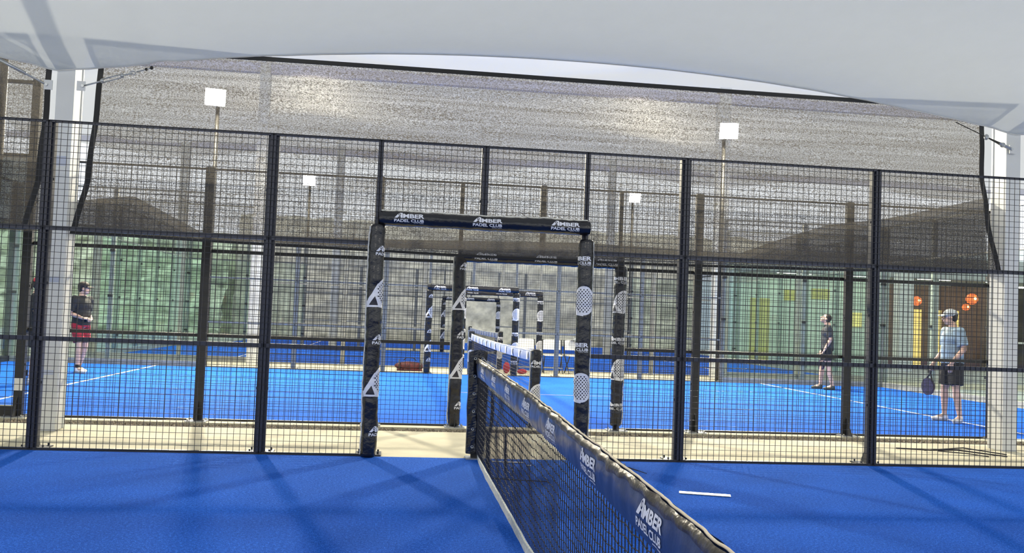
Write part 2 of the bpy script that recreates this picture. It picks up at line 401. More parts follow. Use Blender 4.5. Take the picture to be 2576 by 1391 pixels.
def ell(cx, cy, rx, ry, n=20, rot=0):
    return [(cx + rx * math.cos(t) * math.cos(rot) - ry * math.sin(t) * math.sin(rot), cy + rx * math.cos(t) * math.sin(rot) + ry * math.sin(t) * math.cos(rot)) for t in [2 * math.pi * i / n for i in range(n)]]
def logo_parts():
    out = []
    out.append(fit(curve_mesh(text='MBER', size=1, offset=.035), -.058, .140, -.004, .036))
    out.append(fit(curve_mesh(text='PADEL CLUB', size=1, offset=.028), -.140, .138, -.042, -.014))
    A = [(-.138, -.004), (-.115, .022), (-.098, .041), (-.084, .049), (-.066, .049), (-.062, .043), (-.062, -.004), (-.080, -.004), (-.080, .007), (-.088, .012), (-.096, .010), (-.104, .003), (-.112, -.004)]
    out.append(curve_mesh(splines=[A, ell(-.090, .028, .012, .014, 14)]))
    out.append(curve_mesh(splines=[ell(-.090, .029, .006, .007, 12)]))
    out.append(([(-.110, .008), (-.101, .016), (-.103, .021)], [(0, 1, 2)]))
    for i in range(9):   # fine strap line under the wordmark
        x = .045 + i * .0105; w = .007 if i % 5 != 4 else .002
        out.append(([(x, -.052), (x + w, -.052), (x + w, -.048), (x, -.048)], [(0, 1, 2, 3)]))
    V = []; Fc = []
    for v, f_ in out:
        n = len(V); V += v; Fc += [tuple(i + n for i in q) for q in f_]
    return V, Fc
def slice_uv(V, Fc, step):
    bm = bmesh.new(); vs = [bm.verts.new((x, y, 0)) for x, y in V]
    for q in Fc:
        try: bm.faces.new([vs[i] for i in q])
        except ValueError: pass
    for ax in (0, 1):
        lo = min(v.co[ax] for v in bm.verts); hi = max(v.co[ax] for v in bm.verts); k = math.ceil(lo / step)
        while k * step < hi:
            no = Vector((1, 0, 0)) if ax == 0 else Vector((0, 1, 0))
            bmesh.ops.bisect_plane(bm, geom=bm.verts[:] + bm.edges[:] + bm.faces[:], plane_co=no * (k * step), plane_no=no, dist=1e-6); k += 1
    bm.verts.index_update()
    V2 = [(v.co.x, v.co.y) for v in bm.verts]; F2 = [tuple(v.index for v in f_.verts) for f_ in bm.faces]; bm.free()
    return V2, F2
LOGO0 = logo_parts()
LOGO = slice_uv(*LOGO0, .012)
# racket print: head with holes, throat triangle and handle running down to the left
def racket_print():
    head = ell(0, 0, .125, .140, 36)
    throat = [(-.105, .085), (-.165, -.02), (-.205, -.075), (-.245, -.105), (-.30, -.140), (-.30, -.165), (-.245, -.150), (-.20, -.138), (-.10, -.135), (0, -.148), (.03, 0)]
    white = [curve_mesh(splines=[head]), curve_mesh(splines=[throat])]
    dots = []
    for i in range(-5, 6):
        for j in range(-7, 8):
            x, y = i * .032 + (j % 2) * .016, j * .0175
            if (x / .105) ** 2 + (y / .112) ** 2 < 1: dots.append(curve_mesh(splines=[ell(x, y, .0072, .0072, 8)]))
    dots.append(([(-.185, -.118), (-.098, -.118), (-.128, -.035)], [(0, 1, 2)]))
    dots.append(([(-.222, -.150), (-.216, -.150), (-.236, -.095), (-.242, -.096)], [(0, 1, 2, 3)]))
    def cat(L):
        V = []; Fc = []
        for v, f_ in L:
            n = len(V); V += v; Fc += [tuple(i + n for i in q) for q in f_]
        return V, Fc
    a = cat(white); return slice_uv(*a, .014), slice_uv(*cat(dots), .014)
RK, DOT = racket_print()

# ------------------------------------------------------------------ padding sleeves round the door frames
def pad(label, base, Hh, R, uc, seed, logos=(), rackets=(), axis='z', L=None, lod=1, lace=-1, group=None):
    """axis 'z': upright sleeve of height Hh. axis 'x': sleeve of length L along x, centred on base"""
    nz = int((Hh if axis == 'z' else L) / .018) if lod else 14; nt = 28 if lod else 12
    total = Hh if axis == 'z' else L
    def rad(w, th):
        n1 = noise.noise(Vector((math.cos(th) * 1.4 + seed, math.sin(th) * 1.4, w * 5)))
        n2 = noise.noise(Vector((math.cos(th) * .5 + seed * 3, math.sin(th) * .5, w * 17)))
        n3 = noise.noise(Vector((math.cos(th) * 2.5 + seed * 5, math.sin(th) * 2.5 + w * 11, w * 40)))
        rr = R * (1 + .07 * n1 + .07 * n2 + .035 * n3)
        if axis == 'z' and w < .06: rr *= .97
        e = min(w, total - w); 
        if e < .02: rr *= .86 + 7 * max(e, 0)
        return rr
    def P(w, th, extra=0):
        rr = rad(w, th) + extra
        if axis == 'z':
            dx = .012 * noise.noise(Vector((seed, 3, w * 1.5)))
            return (rr * math.sin(th) + dx, -rr * math.cos(th), w)
        dz = .008 * noise.noise(Vector((seed, 3, w * 1.5)))
        return (w - total / 2, -rr * math.cos(th), rr * math.sin(th) + dz)
    b = MB(); v = []; fc = []
    for i in range(nz + 1):
        for k in range(nt): v.append(P(total * i / nz, 2 * math.pi * k / nt))
    for i in range(nz):
        for k in range(nt):
            k2 = (k + 1) % nt; q = (i * nt + k, i * nt + k2, (i + 1) * nt + k2, (i + 1) * nt + k)
            fc.append(q if axis == 'z' else q[::-1])
    fc += [tuple(range(nt))[::-1], tuple(nz * nt + k for k in range(nt))]
    b.add(v, fc, 0)
    def stamp(VF, uo, wo, ex, mi, sc=1.0):
        V, Fc = VF
        if axis == 'z': b.add([P(min(max(wo + y * sc, 0), total), (uo + x * sc) / R, ex) for x, y in V], Fc, mi)
        else: b.add([P(min(max(wo + x * sc, .0), total), (y * sc + uo) / R, ex) for x, y in V], Fc, mi)
    for w in logos: stamp(LOGO if lod else LOGO0, uc if axis == 'z' else .006, w, .0022, 1)
    for w in rackets:
        stamp(RK, uc + (.075 if uc < 0 else 0), w, .0020, 1); stamp(DOT, uc + (.075 if uc < 0 else 0), w, .0034, 2)
    o = b.build('post_padding', [m_pvc, m_white, m_dots], loc=base, smooth=False)
    o.data.polygons.foreach_set('use_smooth', [True] * len(o.data.polygons))
    tag(o, label, 'padding', group)
    if lod:   # lacing: cord through eyelets down one side, pale inner edge showing
        c = MB(); th = lace * 1.45; n = int(total / .115); pts = []
        for i in range(n + 1):
            w = .05 + (total - .1) * i / n; p = Vector(P(w, th, .004)); c.ball(p, .007, .007, .007, 6, 4)
        c.build('lacing', m_lace, o)
        e = MB(); m_ = int(total / .04)
        th2 = lace * 1.62
        vv = []
        for i in range(m_ + 1):
            w = .02 + (total - .04) * i / m_; k = .5 + .5 * noise.noise(Vector((seed + 9, w * 6, 0)))
            vv += [P(w, th2, .001), P(w, th2 + lace * .02, .006 + .010 * k), P(w, th2 + lace * .22, .001)]
        e.add(vv, [(3 * i + j, 3 * i + j + 1, 3 * i + j + 4, 3 * i + j + 3) for i in range(m_) for j in (0, 1)])
        e.build('inner_edge', m_cream, o, label='white edge of the wrapped tarpaulin')
    return o
LG = (.24, 1.09, 1.92); RKZ = (.70, 1.53)
pad('black printed padding on the left post of the nearest doorway', (-1.0, -.02, .0), 2.17, .072, .135, 1, LG, RKZ)
pad('black printed padding on the right post of the nearest doorway', (1.0, -.02, .0), 2.12, .072, -.095, 2, LG, RKZ, lace=1)
pad('long black padding over the nearest doorway with three logos', (.02, -.02, 2.235), 2.0, .070, 0, 3, (.28, 1.02, 1.77), (), axis='x', L=2.02, lace=1)
pad('black printed padding on the left post of the second doorway', (A2 - 1, YB - .085, .02), 2.06, .075, .135, 4, LG, RKZ)
pad('black printed padding on the right post of the second doorway', (A2 + 1, YB - .085, .06), 1.98, .075, -.03, 5, (.24, 1.05, 1.80), RKZ, lace=1)
pad('black padding over the second doorway below the shade cloth', (A2 + .02, YB - .085, 2.07), 2.0, .070, 0, 6, (.30, 1.04, 1.80), (), axis='x', L=2.02, lace=1)
for (cx, y, l1, l2, l3, sd) in ((A2, YC, 'left', 'right', 'doorway on the far side of the second court', 10), (A3, YD, 'left', 'right', 'doorway of the third court, near side', 14), (A3, YE, 'left', 'right', 'farthest doorway in front of the rock face', 18)):
    pad('small padded %s post, %s' % (l1, l3), (cx - 1, y - (.085 if y == YD else 0), .02), 1.9, .075, .12, sd, (.3, .95, 1.75), (.62, 1.40))
    pad('small padded %s post, %s' % (l2, l3), (cx + 1, y - (.085 if y == YD else 0), .02), 1.9, .075, -.05, sd + 1, (.3, .95, 1.75), (.62, 1.40), lace=1)
    pad('padded lintel, %s' % l3, (cx, y - (.085 if y == YD else 0), 1.97), 2, .075, 0, sd + 2, (.28, 1.02, 1.77), (), axis='x', L=2.1, lace=1)

# ------------------------------------------------------------------ nets
def hN(t):   # top edge height along net, t metres from the far post
    t = min(t, 10 - t) if t > 6.6 else t
    return .937 - .0027 * t * t if t <= 6.6 else .82
def net(cx, yfar, label, near=False, nl=None, postlab=('', '')):
    t = thing('court_net', label, 'net', (cx, yfar, 0))
    sg = 10; n = 400 if near else 120
    def top(y):
        tt = -y
        if near: return .937 - .0027 * min(tt, 6.9) ** 2
        return .90 + .03 * ((tt - 5) / 5) ** 2
    # band, left face towards -x; waving vinyl folded over the cable
    def wav(y, k, am): return am * (noise.noise(Vector((y * 5.5, k, cx))) + .5 * noise.noise(Vector((y * 15, k + 4, cx))))
    bt = MB(); v = []; bh = .155 if near else .12
    rows = 9
    for i in range(n + 1):
        y = -.08 - 9.8 * i / n; z = top(y)
        for j in range(rows):
            s = j / (rows - 1)
            v.append((-.012 - .010 * math.sin(s * 3.1) + wav(y, .3 + s * 1.2, .012 * (1 - s * .4)), y, z - bh * s - .004))
    m0 = len(v)
    for i in range(n + 1):
        y = -.08 - 9.8 * i / n; z = top(y)
        for j in range(rows):
            s = j / (rows - 1); v.append((.012 + .008 * math.sin(s * 3.1) + wav(y, 7 + s, .006), y, z - bh * s - .004))
    fc = []; mi = []
    for i in range(n):
        y = -.08 - 9.8 * i / n
        for j in range(rows - 1):
            fc.append((i * rows + j, i * rows + j + 1, (i + 1) * rows + j + 1, (i + 1) * rows + j))
            fc.append(tuple(m0 + q for q in (i * rows + j, (i + 1) * rows + j, (i + 1) * rows + j + 1, i * rows + j + 1)))
    bt.add(v, fc, 0)
    if near:
        for k in range(11):   # printed logos on the left face, reading along the net
            y0 = -.72 - k * .90
            V, Fc = LOGO
            vv = []
            for x, y in V:
                yy = y0 - x * 1.0; z = top(yy) - .088 + y * 1.05; s = (top(yy) - .004 - z) / bh
                vv.append((-.0145 - .010 * math.sin(s * 3.1) + wav(yy, .3 + s * 1.2, .012 * (1 - s * .4)), yy, z))
            bt.add(vv, Fc, 1)
    else:
        for k in range(12):
            y0 = -.5 - k * .8
            vv = [(-.035, y0, top(y0)), (-.035, y0 - .12, top(y0)), (-.035, y0 - .12, top(y0) - bh * .9), (-.035, y0, top(y0) - bh * .9)]
            bt.add(vv, [(0, 1, 2, 3)], 1)
    bt.build('top_band', [m_band if near else m_bandw, m_white], t, smooth=True)
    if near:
        h = MB(); v = []  # wavy strip with the backlit rim of the band put into its colour
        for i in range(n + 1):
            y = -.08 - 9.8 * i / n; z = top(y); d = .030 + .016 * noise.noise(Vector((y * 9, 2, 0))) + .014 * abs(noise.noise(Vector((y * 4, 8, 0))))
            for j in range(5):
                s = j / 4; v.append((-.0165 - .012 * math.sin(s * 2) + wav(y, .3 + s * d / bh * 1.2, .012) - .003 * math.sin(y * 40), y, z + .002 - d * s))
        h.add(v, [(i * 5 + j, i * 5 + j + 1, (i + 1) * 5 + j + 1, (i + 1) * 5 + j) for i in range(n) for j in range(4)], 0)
        h.build('band_glow_strip', m_backglow, t, smooth=True, label='creased taupe strip painting the backlit glow along the net band top')
    c = MB(); c.tube([(-.008 + wav(-.08 - 9.8 * i / n, .3, .008), -.08 - 9.8 * i / n, top(-.08 - 9.8 * i / n) + .006 + .003 * noise.noise(Vector((i * .3, 0, 0)))) for i in range(n + 1)], .0045 if near else .010, 6)
    c.build('top_piping', m_gold if near else m_cream, t, smooth=True, label='cream piping along the top of the net')
    # cord mesh
    g = MB(); sp = .046; tk = .0022 if near else .0016
    ny = int(9.8 / sp)
    def yz(i, s):   # s 0 top .. 1 bottom ; slight skew and sag of knots
        y = -.09 - sp * i - .014 * math.sin(s * 3.14 + i * .05) - .05 * s * (1 if i < 60 else .3) * 0
        z = .07 + (top(y) - bh + .005 - .07) * (1 - s)
        x = .002 + .012 * math.sin(s * 3.14) * noise.noise(Vector((i * .12, s * 2, 5)))
        return (x, y, z)
    nr = 15
    for i in range(ny):
        if near: g.tube([yz(i, j / nr) for j in range(nr + 1)], tk, 4, cap=False)
        else: g.tube([yz(i, 0), yz(i, .5), yz(i, 1)], tk, 3, cap=False)
    for j in range(1, nr):
        s = j / nr
        if near: g.tube([tuple(a + b_ for a, b_ in zip(yz(i, s), (0, 0, -.006 * math.sin(i * 1.57)))) for i in range(ny)], tk, 4, cap=False)
        else: g.tube([yz(i, s) for i in range(0, ny, 6)], tk * 1.3, 3, cap=False)
    if near:
        for i in range(0, ny):
            for j in range(1, nr):
                if i < 160: g.ball(yz(i, j / nr), .0042, nu=4, nv=3)
    g.build('net_cords', m_cord, t)
    bb = MB(); v = []
    for i in range(n + 1):
        y = -.06 - 9.85 * i / n; w = .006 * noise.noise(Vector((y * 3, 11, 0))) + .03 * math.exp(y * 2.2)
        v += [(-.008 + w, y, .008), (-.012 + w, y, .070), (.000 + w, y, .072), (.004 + w, y, .008)]
    bb.add(v, [(4 * i + j, 4 * i + (j + 1) % 4, 4 * i + 4 + (j + 1) % 4, 4 * i + 4 + j) for i in range(n) for j in range(4)])
    bb.build('bottom_tape', m_btape, t, label='grey white tape along the foot of the net')
    return t
net(0, 0, 'nearest net running from the doorway to the lower right corner', near=True)
net(A2, YC, 'net of the second court behind the padded net post')
net(A3, YE, 'small distant net of the third court')
# net posts
def net_post(cx, y, label, near=0, hgt=1.0, uc=.0):
    t = thing('net_post', label, 'net post', (cx, y, 0))
    b = MB(); b.box(-.04, .04, -.03, .03, .012, hgt - .03); b.build('steel_post', m_black, t)
    p_ = MB(); p_.box(-.09, .09, -.09, .09, 0, .012); p_.build('base_plate', m_galv, t)
    if near == 1:   # two folded tarpaulin flaps laced together
        for sx, nm in ((-1, 'left'), (1, 'right')):
            s = MB(); v = []; nz = 40
            for i in range(nz + 1):
                z = .05 + (hgt - .02) * i / nz; w = .085 + .010 * noise.noise(Vector((sx * 3, z * 5, 0))) + (.0 if sx > 0 else .004)
                a = .010 * noise.noise(Vector((sx, z * 9, 2)))
                pk = .035 * (1 if i < nz else 0)
                zz = z - (.02 if i == nz else 0)
                v += [(sx * .002, -.055 + a, zz + (.03 if i == nz else 0)), (sx * w * .55, -.075 - a, zz + (.02 if i == nz else 0)), (sx * w, -.035 + a, zz), (sx * w, .04, zz), (sx * .002, .055, zz)]
            fc = [(5 * i + j, 5 * i + (j + 1) % 5, 5 * i + 5 + (j + 1) % 5, 5 * i + 5 + j) for i in range(nz) for j in range(5)]
            s.add(v, [q if sx > 0 else q[::-1] for q in fc] + [tuple(5 * nz + j for j in range(5)), tuple(range(5))], 0)
            so = s.build('tarpaulin_sleeve', m_pvc, t, smooth=False)
            for i in range(6):
                e = MB(); z = .12 + i * .165; R_ = .011
                pts = [(sx * .035 + R_ * math.cos(a), -.082, z + R_ * math.sin(a)) for a in [k * math.pi / 4 for k in range(9)]]
                e.tube(pts, .0035, 5, cap=False); e.build('eyelet', m_galv, so)
        c = MB()
        for i in range(13):
            z = .08 + i * .068; c.tube([(.045, -.092, z + .05), (.095, -.06, z - .01)], .0035, 5)
        c.build('lacing', m_lace, t)
    else:
        rr = .066; hh = hgt; o = pad('x', (0, 0, 0), hh, rr, uc, 30 + cx, (hgt - .18,), (hgt - .56,), lod=1)
        o.name = 'printed_sleeve'; o.parent = t
        for k in ('label', 'category'): del o[k]
    return t
net_post(0, .0, 'black net post in the nearest doorway with laced tarpaulin flaps', 1, .99)
net_post(A2, YB + .05, 'round black padded net post of the second court with partial logo', 0, .96, .05)
net_post(A2, YC - .02, 'slim net post at the far end of the second net', 0, 1.0)
net_post(A3, YD + .02, 'small dark net post at the near end of the third net', 0, .98)
net_post(A3, YE - .02, 'tiny net post at the far end of the third net', 0, .98)

# ------------------------------------------------------------------ white columns
def column(x, y, hgt, label, w=.09, dep=.14, marks=False):
    t = thing('steel_column', label, 'column', (x, y, 0))
    b = MB(); b.box(-w, w, -dep, -dep + .05, 0, hgt); b.box(-w, w, dep - .03, dep, 0, hgt); b.box(-w + .012, w - .012, -dep + .05, dep - .03, 0, hgt)
    b.build('shaft', m_col, t)
    if marks:
        for z, hh in marks:
            p_ = MB(); p_.box(-w - .001, w * .55, -dep - .002, -dep, z - hh, z + hh); p_.build('grey_tape', m_tapeg, t, label='pale blue grey tape on the column')
    return t
column(-4.325, 1.45, 7.2, 'big white steel column on the left, in front of the player in red shorts', marks=((2.80, .05), (1.56, .028), (.60, .025)))
column(6.385, 1.45, 7.2, 'big white steel column at the right edge of the picture')
column(-4.14, 13.95, 7.4, 'slim white column standing between the second and third court, left', .12, .12)
column(7.30, 13.95, 7.4, 'white column between the second and third court, right of the doorways', .15, .14)
column(-3.1, 26.6, 7.6, 'thin distant white column left of the doorways', .14, .12)
column(7.36, 26.6, 7.6, 'thin distant white column right of the doorways', .14, .12)
column(-8.73, 26.6, 7.6, 'farthest white column seen through the left glass', .16, .12)
column(16.9, 22.0, 3.4, 'white pillar of the building porch left of the orange lanterns', .26, .2)

# ------------------------------------------------------------------ canopies
def edge(X):
    k = round((X - 1.0) / 10.75); x = X - k * 10.75
    return 4.23 - .5 * abs((x - 1.0) / 5.35) ** 2.05
def canopy():
    b = MB(); v = []; nx = 260; ny = 44; x0, x1 = -12.0, 14.0
    for j in range(ny + 1):
        s = j / ny; Y = 1.28 - s * 11.5
        for i in range(nx + 1):
            X = x0 + (x1 - x0) * i / nx
            e = edge(X); k = math.exp(-s * 5)
            flat = 4.15 + 2.6 * math.sin(min(1, s * 1.0) * math.pi / 2 * 1.3) 
            z = e * k + flat * (1 - k) + .0
            dc = min(abs(X + 4.33), abs(X - 6.42), abs(X + 15), abs(X - 17.1))
            wr = math.exp(-dc * 1.0) * math.exp(-s * 14)
            z += .045 * wr * noise.noise(Vector((X * 3.2, Y * 7, 1))) + .02 * wr * math.sin(Y * 22 + X * 3)
            z += .028 * math.exp(-((X + 3.35) / .10) ** 2) * math.exp(-s * 3) 
            v.append((X, Y, z))
    b.add(v, [(j * (nx + 1) + i, j * (nx + 1) + i + 1, (j + 1) * (nx + 1) + i + 1, (j + 1) * (nx + 1) + i) for j in range(ny) for i in range(nx)])
    t = thing('fabric_canopy', 'grey white fabric canopy overhead with an arched lower edge', 'canopy', (0, 0, 0))
    b.build('membrane', m_memb, t, smooth=True)
    h = MB(); h.tube([(x0 + (x1 - x0) * i / nx, 1.28, v[i][2]) for i in range(nx + 1)], .009, 6); h.build('edge_cable', m_cream, t, smooth=True)
    sm = MB()
    for X in (6.50,):
        i = round((X - x0) / (x1 - x0) * nx)
        for j in range(ny):
            a = Vector(v[j * (nx + 1) + i]); c = Vector(v[(j + 1) * (nx + 1) + i]); n_ = Vector((0, 0, -.004))
            q = [a + n_ + Vector((-.028, 0, 0)), a + n_ + Vector((.028, 0, 0)), c + n_ + Vector((.028, 0, 0)), c + n_ + Vector((-.028, 0, 0))]
            sm.add(q, [(0, 1, 2, 3)])
    sm.build('welded_seam', m_beam, t, label='blue grey seam strip near the right edge')
    return t
canopy()
# high roof over the other courts
b = MB(); v = []; nx, ny = 60, 40
for j in range(ny + 1):
    for i in range(nx + 1):
        X = -15 + 40 * i / nx; Y = 3.0 + 27 * j / ny
        z = 7.25 + .9 * math.sin(((Y - 3) % 12.4) / 12.4 * math.pi) - .25 * math.cos((X - 1) / 10.75 * 2 * math.pi)
        v.append((X, Y, z))
b.add(v, [(j * (nx + 1) + i, j * (nx + 1) + i + 1, (j + 1) * (nx + 1) + i + 1, (j + 1) * (nx + 1) + i) for j in range(ny) for i in range(nx)])
t = thing('roof_canopy', 'high white roof membrane over the far courts, seen above the shade cloth', 'canopy', (0, 0, 0))
b.build('membrane', m_roof, t, smooth=True)
b = MB()
b.box(-15, 25, 13.85, 14.05, 7.0, 7.22); b.box(-15, 25, 26.5, 26.7, 7.2, 7.4)
b.build('cross_beam', m_beam, t)

# ------------------------------------------------------------------ shade cloths
def interp(tab, x):
    if x <= tab[0][0]: return tab[0][1]
    for (a, p), (b_, q) in zip(tab, tab[1:]):
        if x <= b_: return p + (q - p) * (x - a) / (b_ - a)
    return tab[-1][1]
def sail(name, label, Y, left, right, ztop, zbot, mt, hems=True, nx=120, nz=30):
    """left/right: tables (z -> X); ztop/zbot: tables (X -> z)"""
    t = thing(name, label, 'shade cloth', (0, Y, 0)); v = []
    for j in range(nz + 1):
        s = j / nz
        for i in range(nx + 1):
            w = i / nx
            zc = 2.1 + s * 1.95; X0, X1 = interp(left, zc), interp(right, zc); X = X0 + (X1 - X0) * w
            zb, zt = interp(zbot, X), interp(ztop, X); z = zb + (zt - zb) * s
            yy = .05 * math.sin(s * 3.14) * noise.noise(Vector((X * .5, z * 1.2, Y))) + .012 * math.sin(z * 9 + X * .6) + .15 * s * (1 - s)
            v.append((X, yy, z))
    b = MB(); b.add(v, [(j * (nx + 1) + i, j * (nx + 1) + i + 1, (j + 1) * (nx + 1) + i + 1, (j + 1) * (nx + 1) + i) for j in range(nz) for i in range(nx)])
    b.build('cloth', mt, t, smooth=True)
    if hems:
        for nm, pts, rr in (('side_hem', [v[j * (nx + 1)] for j in range(nz + 1)], 1), ('side_hem', [v[j * (nx + 1) + nx] for j in range(nz + 1)], -1)):
            h = MB(); vv = []
            for (x, y, z) in pts: vv += [(x - .004 * rr, y - .006, z), (x + .052 * rr, y - .006, z), (x + .052 * rr, y + .006, z), (x - .004 * rr, y + .006, z)]
            h.add(vv, [(4 * i + j, 4 * i + (j + 1) % 4, 4 * i + 4 + (j + 1) % 4, 4 * i + 4 + j) for i in range(nz) for j in range(4)]); h.build(nm, m_hem, t)
        for nm, row, dz in (('bottom_hem', 0, .028), ('top_hem', nz, -.045)):
            h = MB(); vv = []
            for i in range(nx + 1):
                x, y, z = v[row * (nx + 1) + i]; a, c = sorted((z, z + dz)); vv += [(x, y - .008, a), (x, y + .008, a), (x, y + .008, c), (x, y - .008, c)]
            h.add(vv, [(4 * i + j, 4 * i + (j + 1) % 4, 4 * i + 4 + (j + 1) % 4, 4 * i + 4 + j) for i in range(nx) for j in range(4)]); h.build(nm, m_hem, t)
    return t
LS = ((2.04, -4.24), (2.12, -4.21), (2.34, -4.17), (2.66, -4.10), (3.27, -4.06), (3.9, -4.03), (4.1, -4.03))
RS = ((2.07, 6.30), (2.2, 6.27), (2.69, 6.16), (3.19, 6.08), (3.78, 6.06), (4.1, 6.06))
sail('shade_sail', 'large grey translucent shade cloth hanging between the two white columns', 1.38, LS, RS, ((-9, 4.06), (9, 4.06)), ((-4.2, 2.05), (-2.5, 2.02), (0, 1.99), (2, 1.99), (4, 2.02), (6.3, 2.075)), m_shade)
sail('shade_sail', 'shade cloth at the upper left corner, left of the white column', 1.38, ((2, -15), (4, -15)), ((2.1, -4.66), (2.61, -4.55), (3.24, -4.52), (4.1, -4.50)), ((-20, 4.06), (9, 4.06)), ((-20, 2.05), (9, 2.09)), m_shade)
sail('shade_sail', 'darker lower layer of shade cloth behind the large one with a sagging top', 1.72, ((2, -4.4), (4, -4.4)), ((2, 6.35), (4, 6.35)),
     ((-4.3, 2.43), (-3.7, 2.52), (-3.25, 2.30), (-2.95, 2.15), (-1, 2.17), (1.3, 2.24), (3.2, 2.20), (3.6, 2.36), (4.3, 2.60), (5.0, 2.70), (6.3, 3.02)), ((-9, 2.06), (9, 2.10)), m_shade2, hems=False)
sail('shade_sail', 'darker lower layer of shade cloth in the upper left corner', 1.72, ((2, -15), (4, -15)), ((2, -4.5), (4, -4.5)),
     ((-20, 2.9), (-4, 2.88)), ((-20, 2.06), (9, 2.10)), m_shade2, hems=False)

# ------------------------------------------------------------------ canopy tie-downs
def lug(x, z, sx, par):
    b = MB(); b.box(min(x, x + sx * .085), max(x, x + sx * .085), -.006, .006, z - .05, z + .05); b.build('lug_plate', m_col, par)
    c = MB(); c.tube([(x + sx * .06, -.02, z), (x + sx * .06, .02, z)], .016, 8); c.build('bolt', m_galv, par)
def tie(label, a, c, kind):
    t = thing('cable_tie', label, 'turnbuckle', (0, 1.27, 0)); a = Vector(a); c = Vector(c); d = c - a
    sx = 1 if c.x > a.x else -1
    lug(a.x - sx * .06, a.z, sx, t)
    if kind == 'turnbuckle':
        b = MB(); b.tube([a, a + d * .30], .009, 8); b.tube([a + d * .55, a + d * .72], .008, 8)
        b.tube([a + d * .72 + Vector((.03 * math.cos(q), 0, .02 * math.sin(q))) for q in [k * math.pi / 5 for k in range(11)]], .006, 6, cap=False)
        b.tube([a + d * .78, c], .007, 8); b.build('threaded_rod', m_galv, t, smooth=True)
        b = MB(); n_ = Vector((-d.z, 0, d.x)).normalized() * .018
        for s in (-1, 1): b.tube([a + d * .28 + n_ * s, a + d * .57 + n_ * s], .007, 6)
        b.ball(a + d * .28, .024, nu=8, nv=6); b.ball(a + d * .57, .024, nu=8, nv=6); b.build('turnbuckle_body', m_galv, t, smooth=True)
        b = MB(); b.ball(c, .02, nu=8, nv=6); b.ball(c - d * .08, .017, nu=8, nv=6); b.build('shackle', m_black, t)
    elif kind == 'rod':
        b = MB(); b.tube([a, c], .011, 8); b.build('threaded_rod', m_galv, t, smooth=True)
        b = MB(); b.tube([a + d * .3, a + d * .85], .019, 8); b.build('turnbuckle_body', m_galv, t, smooth=True)
    else:
        b = MB(); b.tube([a, a + d * .22], .02, 8); b.ball(a + d * .16, .035, .03, .03, 8, 6); b.build('shackle', m_galv, t)
        n_ = Vector((-d.z, 0, d.x)).normalized() * .012
        b = MB(); b.tube([a + d * .15 + n_, a + d * .42], .008, 6); b.tube([a + d * .15 - n_, a + d * .42], .008, 6); b.tube([a + d * .42, c], .006, 6); b.build('strap', m_black, t)
        b = MB(); b.ball(a + d * .45, .028, .028, .036, 8, 6); b.build('hook', m_galv, t)
tie('turnbuckle from the left column up to the arched canopy edge', (-4.14, 0, 3.59), (-3.46, 0, 3.83), 'turnbuckle')
tie('cable from the left column going up to the left edge of the picture', (-4.50, 0, 3.58), (-5.2, 0, 3.92), 'rod')
tie('black strap and hook from the right column to the canopy', (6.33, 0, 3.55), (5.62, 0, 3.83), 'strap')

# ------------------------------------------------------------------ floodlights on poles
def flood(x, y, z, label, d=-1, lit=m_lamp, turn=0):
    t = thing('floodlight_pole', label, 'floodlight', (x, y, 0))
    o = .34 * (1 if d < 0 else -1)
    b = MB(); b.tube([(0, o, 0), (0, o, z - .15)], .045, 12); b.build('pole', m_black, t, smooth=True)
    hd = bpy.data.objects.new('lamp_head', None)
    R = Matrix.Rotation(turn, 3, 'Z') @ Matrix.Rotation(math.radians(20) * (1 if d < 0 else -1), 3, 'X')
    def tr(p): q = R @ Vector(p); return (q.x, q.y + (.0), q.z + z)
    b = MB(); b.box(-.22, .22, .0, .07, -.19, .19)
    for i in range(7): b.box(-.2 + i * .06, -.185 + i * .06, .07, .12, -.17, .17)
    b.v = [tr((p[0], p[1] * (-d), p[2])) for p in b.v]; h = b.build('lamp_head', m_lampb, t)
    b = MB()
    for i in range(2):
        for j in range(3): b.box(-.205 + i * .21, -.005 + i * .21, -.012, -.002, -.175 + j * .12, -.065 + j * .12)
    b.v = [tr((p[0], p[1] * (-d), p[2])) for p in b.v]; b.build('led_panel', lit, h)
    b = MB(); b.tube([(0, o, z - .2), (0, .06 * (-d), z - .1)], .02, 6); b.build('bracket', m_lampb, t)
flood(A2 - 6 + .02, YC, 6.04, 'bright floodlight shining through the shade cloth, upper left', turn=.22)
flood(A2 + 6, YC, 6.02, 'bright floodlight shining through the shade cloth, upper right', turn=-.22)
m_lamp3 = mat('lit side lamp', (1, 1, 1), .5, emit=(1, .92, .78), emit_s=260)
m_lamp2 = mat('lit far lamp', (1, 1, 1), .5, emit=(1, .88, .62), emit_s=1300)
flood(A3 - 6, YE, 6.0, 'small far floodlight above the left part of the third court', lit=m_lamp2)
flood(A3 + 6, YE, 6.02, 'small far floodlight above the right part of the third court', lit=m_lamp2)
flood(A2 - 6.15, YB - .3, 6.0, 'floodlight of the second court above the near fence, left', d=1, lit=m_lamp3)
flood(A2 + 6.15, YB - .3, 6.0, 'floodlight of the second court above the near fence, right', d=1, lit=m_lamp3)
flood(-6, -10.1, 5.6, 'floodlight behind the camera, left', d=1, lit=m_lamp3)
flood(6, -10.1, 5.6, 'floodlight behind the camera, right', d=1, lit=m_lamp3)

